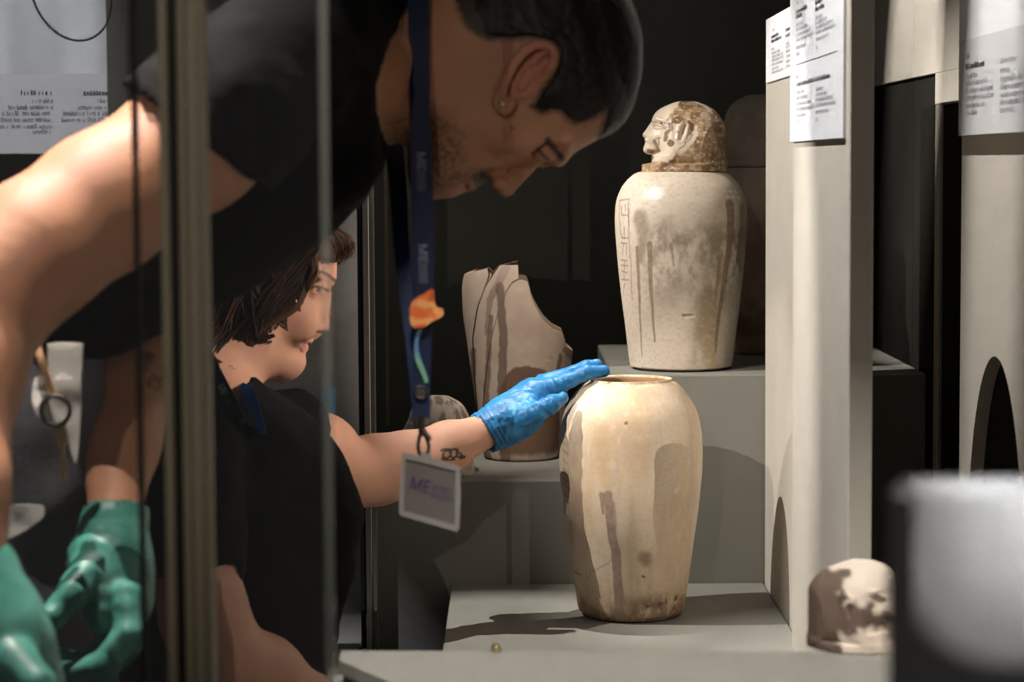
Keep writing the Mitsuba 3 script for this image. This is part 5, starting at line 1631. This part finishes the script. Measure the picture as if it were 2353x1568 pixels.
# keys on the man's belt
KC = 2.0
tag("key_ring", "ring with a brass key hanging on a tan strap at the man's dark trousers", "keys")
q = curve([V(86, 790, KC + 0.01), V(96, 830, KC), V(108, 868, KC), V(122, 908, KC)], 20)
m = ribbon(q, [1, 0.3, 0], 16 * KC / FPX, 0.003)
add("key_ring__strap", (world(np.asarray(m.vertices)), np.asarray(m.faces)), "leather", 30, label="tan leather strap")
an = np.linspace(0, 2 * np.pi, 48, endpoint=False)
m = tube([V(128 + 33 * math.cos(a), 944 + 34 * math.sin(a), KC - 0.002) for a in an], 0.0021, 8, True)
add("key_ring__ring", (world(np.asarray(m.vertices)), np.asarray(m.faces)), "metal_dark", True, label="dark split ring")
key = [(128, 980), (146, 980), (154, 996), (152, 1018), (146, 1030), (147, 1092), (151, 1094), (151, 1082), (155, 1080), (155, 1068), (150, 1064), (152, 1056), (150, 1050), (150, 1100), (141, 1100), (137, 1030), (128, 1018), (124, 998)]
add("key_ring__key", plate([(128, 980), (146, 980), (155, 996), (153, 1018), (147, 1030), (148, 1052), (154, 1056), (149, 1064), (154, 1072), (149, 1080), (152, 1090), (148, 1102), (140, 1102), (137, 1030), (128, 1018), (123, 998)], KC, 0.0024, 0.1, [(135, 988), (142, 988), (143, 998), (134, 998)]), "brass", label="brass key")


def cloth_piece(name, poly, c, seed, label):
    m = plate(smooth_poly(poly, 80), c, 0.004).subdivide_to_size(0.004)
    v = np.asarray(m.vertices).copy()
    v += 0.012 * (meshkit.fbm(v * 26, 2, seed) - 0.5)[:, None] * F0
    vv = np.tile([0.74, 0.72, 0.66], (len(v), 1))
    add(name, (v, np.asarray(m.faces)), "cloth", True, color=vv, label=label, cat="cloth")


cloth_piece("cleaning_cloth", [(108, 790), (150, 786), (190, 790), (186, 880), (182, 980), (172, 1064), (160, 1030), (150, 975), (112, 968), (84, 950), (74, 905), (80, 868), (98, 862), (112, 880)], KC + 0.012, 3, "pale grey cloth hanging from the man's belt behind the keys")
cloth_piece("cleaning_cloth", [(-30, 1170), (40, 1160), (100, 1163), (102, 1180), (72, 1210), (30, 1234), (-30, 1250)], KC + 0.004, 5, "crumpled pale cloth at the man's trouser pocket, low at the left edge")


# ------------------------------------------------------------------ glass case front, posts, far captions
YG = 1.54


def upright(key, a, b, y, z0, z1, bsdf, d=0.012, bev=0.001, **kw):
    return add(key, box((W(a, 784, y)[0], y, z0), (W(b, 784, y)[0], y + d, z1), bev), bsdf, **kw)


tag("case_post", "tall olive metal corner post of the glass case in front of the two people", "post")
upright("case_post__profile", 415, 479, YG - 0.012, 0.0, 2.2, "bronze_metal", 0.02, 0.002)
upright("case_post__groove", 433, 437, YG - 0.0128, 0.0, 2.2, "gasket", 0.002, label="thin dark groove")
upright("case_post__groove", 462, 465, YG - 0.0128, 0.0, 2.2, "gasket", 0.002, label="thin dark groove")
upright("case_post__gasket", 397, 414, YG - 0.008, 0.0, 2.2, "gasket", 0.016, label="black rubber seal")
upright("case_post__flange", 374, 396, YG - 0.004, 0.0, 2.2, "bronze_metal", 0.010, label="narrow side flange")
xl, xp0, xp1, xe = W(-260, 784, YG)[0], W(397, 784, YG)[0], W(478, 784, YG)[0], W(740, 784, YG)[0]


def pane(key, x0, x1, y, label):
    v = np.array([[x0, y, 0.0], [x1, y, 0.0], [x1, y, 2.2], [x0, y, 2.2]])
    add(key, trimesh.Trimesh(v, [[0, 1, 2], [0, 2, 3]], process=False), "pane_glass", label=label, cat="glass pane")


pane("glass_pane", xl, xp0 + 0.001, YG + 0.002, "clear glass pane left of the olive post, before the man's arm")
pane("glass_pane", xp1 - 0.001, xe, YG + 0.002, "clear glass pane right of the olive post, with a pale polished edge")
upright("glass_pane__joint", 311, 324, YG, 0.0, 2.2, "gasket", 0.006, label="thin dark glass joint")
upright("glass_pane_001__edge", 739, 762, YG - 0.001, 0.0, 2.2, "edge_pane", 0.006, label="pale greenish polished edge")

# far frame behind the two people, and the grey text panel
tag("case_upright", "slim grey and black upright frame behind the woman's head", "frame")
yf = 3.33
upright("case_upright__seal", 823, 833, yf, 0.3, 2.2, "gasket", 0.02, label="black seal")
upright("case_upright__strip", 836, 850, yf - 0.004, 0.3, 2.2, "steel", 0.02, label="light metal strip")
upright("case_upright__strip", 850, 861, yf, 0.3, 2.2, "dark_paint", 0.02, label="dark strip")
upright("case_upright__strip", 886, 893, 4.12, S1, 2.2, "bronze_metal", 0.02, label="thin olive strip")
xt0, xt1 = W(560, 784, 3.62)[0], W(827, 784, 3.62)[0]
add("text_panel", box((xt0, 3.62, 0.3), (xt1, 3.635, 1.62), 0.001), "grey_board", label="grey panel with pale lines of text behind the woman's face", cat="panel")
TL = [(762, 784, 661), (758, 804, 671), (753, 767, 680), (749, 767, 719), (749, 769, 727), (749, 804, 737), (749, 768, 756), (749, 786, 765), (721, 804, 774), (715, 767, 784), (695, 725, 826), (695, 715, 836), (695, 758, 845), (677, 776, 852), (673, 808, 862), (669, 771, 871), (669, 715, 882)]
o = print_lines(((0, 3.6195, 0), (0, 1.0, 0)), np.array([1.0, 0, 0]), np.array([0, 0, 1.0]), [(a, b, c, 0) for a, b, c in TL], np.random.default_rng(8), 0.0042, np.zeros(3))
for g in o[False]:
    add("text_panel__print", g, "letter_grey")
add("text_panel__glove_reflection", plate([(741, 886), (769, 897), (769, 960), (760, 975), (745, 962)], 3.60 * math.cos(PITCH) + 0.02, 0.001), "reflection_blue", label="blue glove reflection built as a thin plate")  # thin plate coloured as the blue glove's reflection in the panel
add("low_plinth", box((W(640, 784, 3.1)[0], 3.02, 0), (W(820, 784, 3.34)[0], 3.60, W(780, 1410, 3.60)[2]), 0.002), "case_paint", label="low grey plinth behind the woman's waist", cat="plinth")

# caption seen from behind, at the far left
yc_ = 2.70
p0, p1 = W(-140, -60, yc_), W(250, 354, yc_)
card = add("caption_card_003", box((p0[0], yc_, p1[2]), (p1[0], yc_ + 0.003, p0[2]), 0.0005), "card_streak", label="large white caption panel at far left with mirrored print, behind the arm", cat="caption card")
pm = W(100, 170, yc_)[2]
add(card + "__lower_field", box((p0[0] + 0.001, yc_ - 0.0006, p1[2] + 0.001), (p1[0] - 0.001, yc_, pm), 0.0002), "card_grey", label="greyer lower field")
TL = [(48, 118, 219, 1), (75, 118, 237, 0), (20, 118, 252, 0), (-20, 118, 266, 0), (-20, 118, 281, 0), (-10, 118, 296, 0), (76, 118, 308, 0), (192, 262, 220, 1), (225, 250, 237, 0), (180, 250, 252, 0), (146, 250, 266, 0), (142, 250, 281, 0)]
o = print_lines(((0, yc_ - 0.001, 0), (0, 1.0, 0)), np.array([1.0, 0, 0]), np.array([0, 0, 1.0]), [(a, min(b, 248), c, d) for a, b, c, d in TL], np.random.default_rng(9), 0.0052, np.zeros(3))
for g in o[True]:
    add(card + "__heading", g, "ink")
for g in o[False]:
    add(card + "__print", g, "ink")
tag("case_mullion", "dark upright mullion beside the mirrored caption panel", "mullion")
upright("case_mullion__profile", 258, 304, 2.66, 0.0, 2.2, "bronze_dark", 0.03, 0.002)
m = tube([W(a, b, 2.6) for a, b in curve([(70, -40), (85, 20), (115, 62), (160, 90), (205, 90), (238, 66), (256, 10), (258, -60)], 50)], 0.0011, 8)
add("cable", m, "gasket", True, label="thin dark cable looping before the mirrored caption panel", cat="cable")
# ------------------------------------------------------------------ done: parts keep their holders' labels
scene = dict(scene)
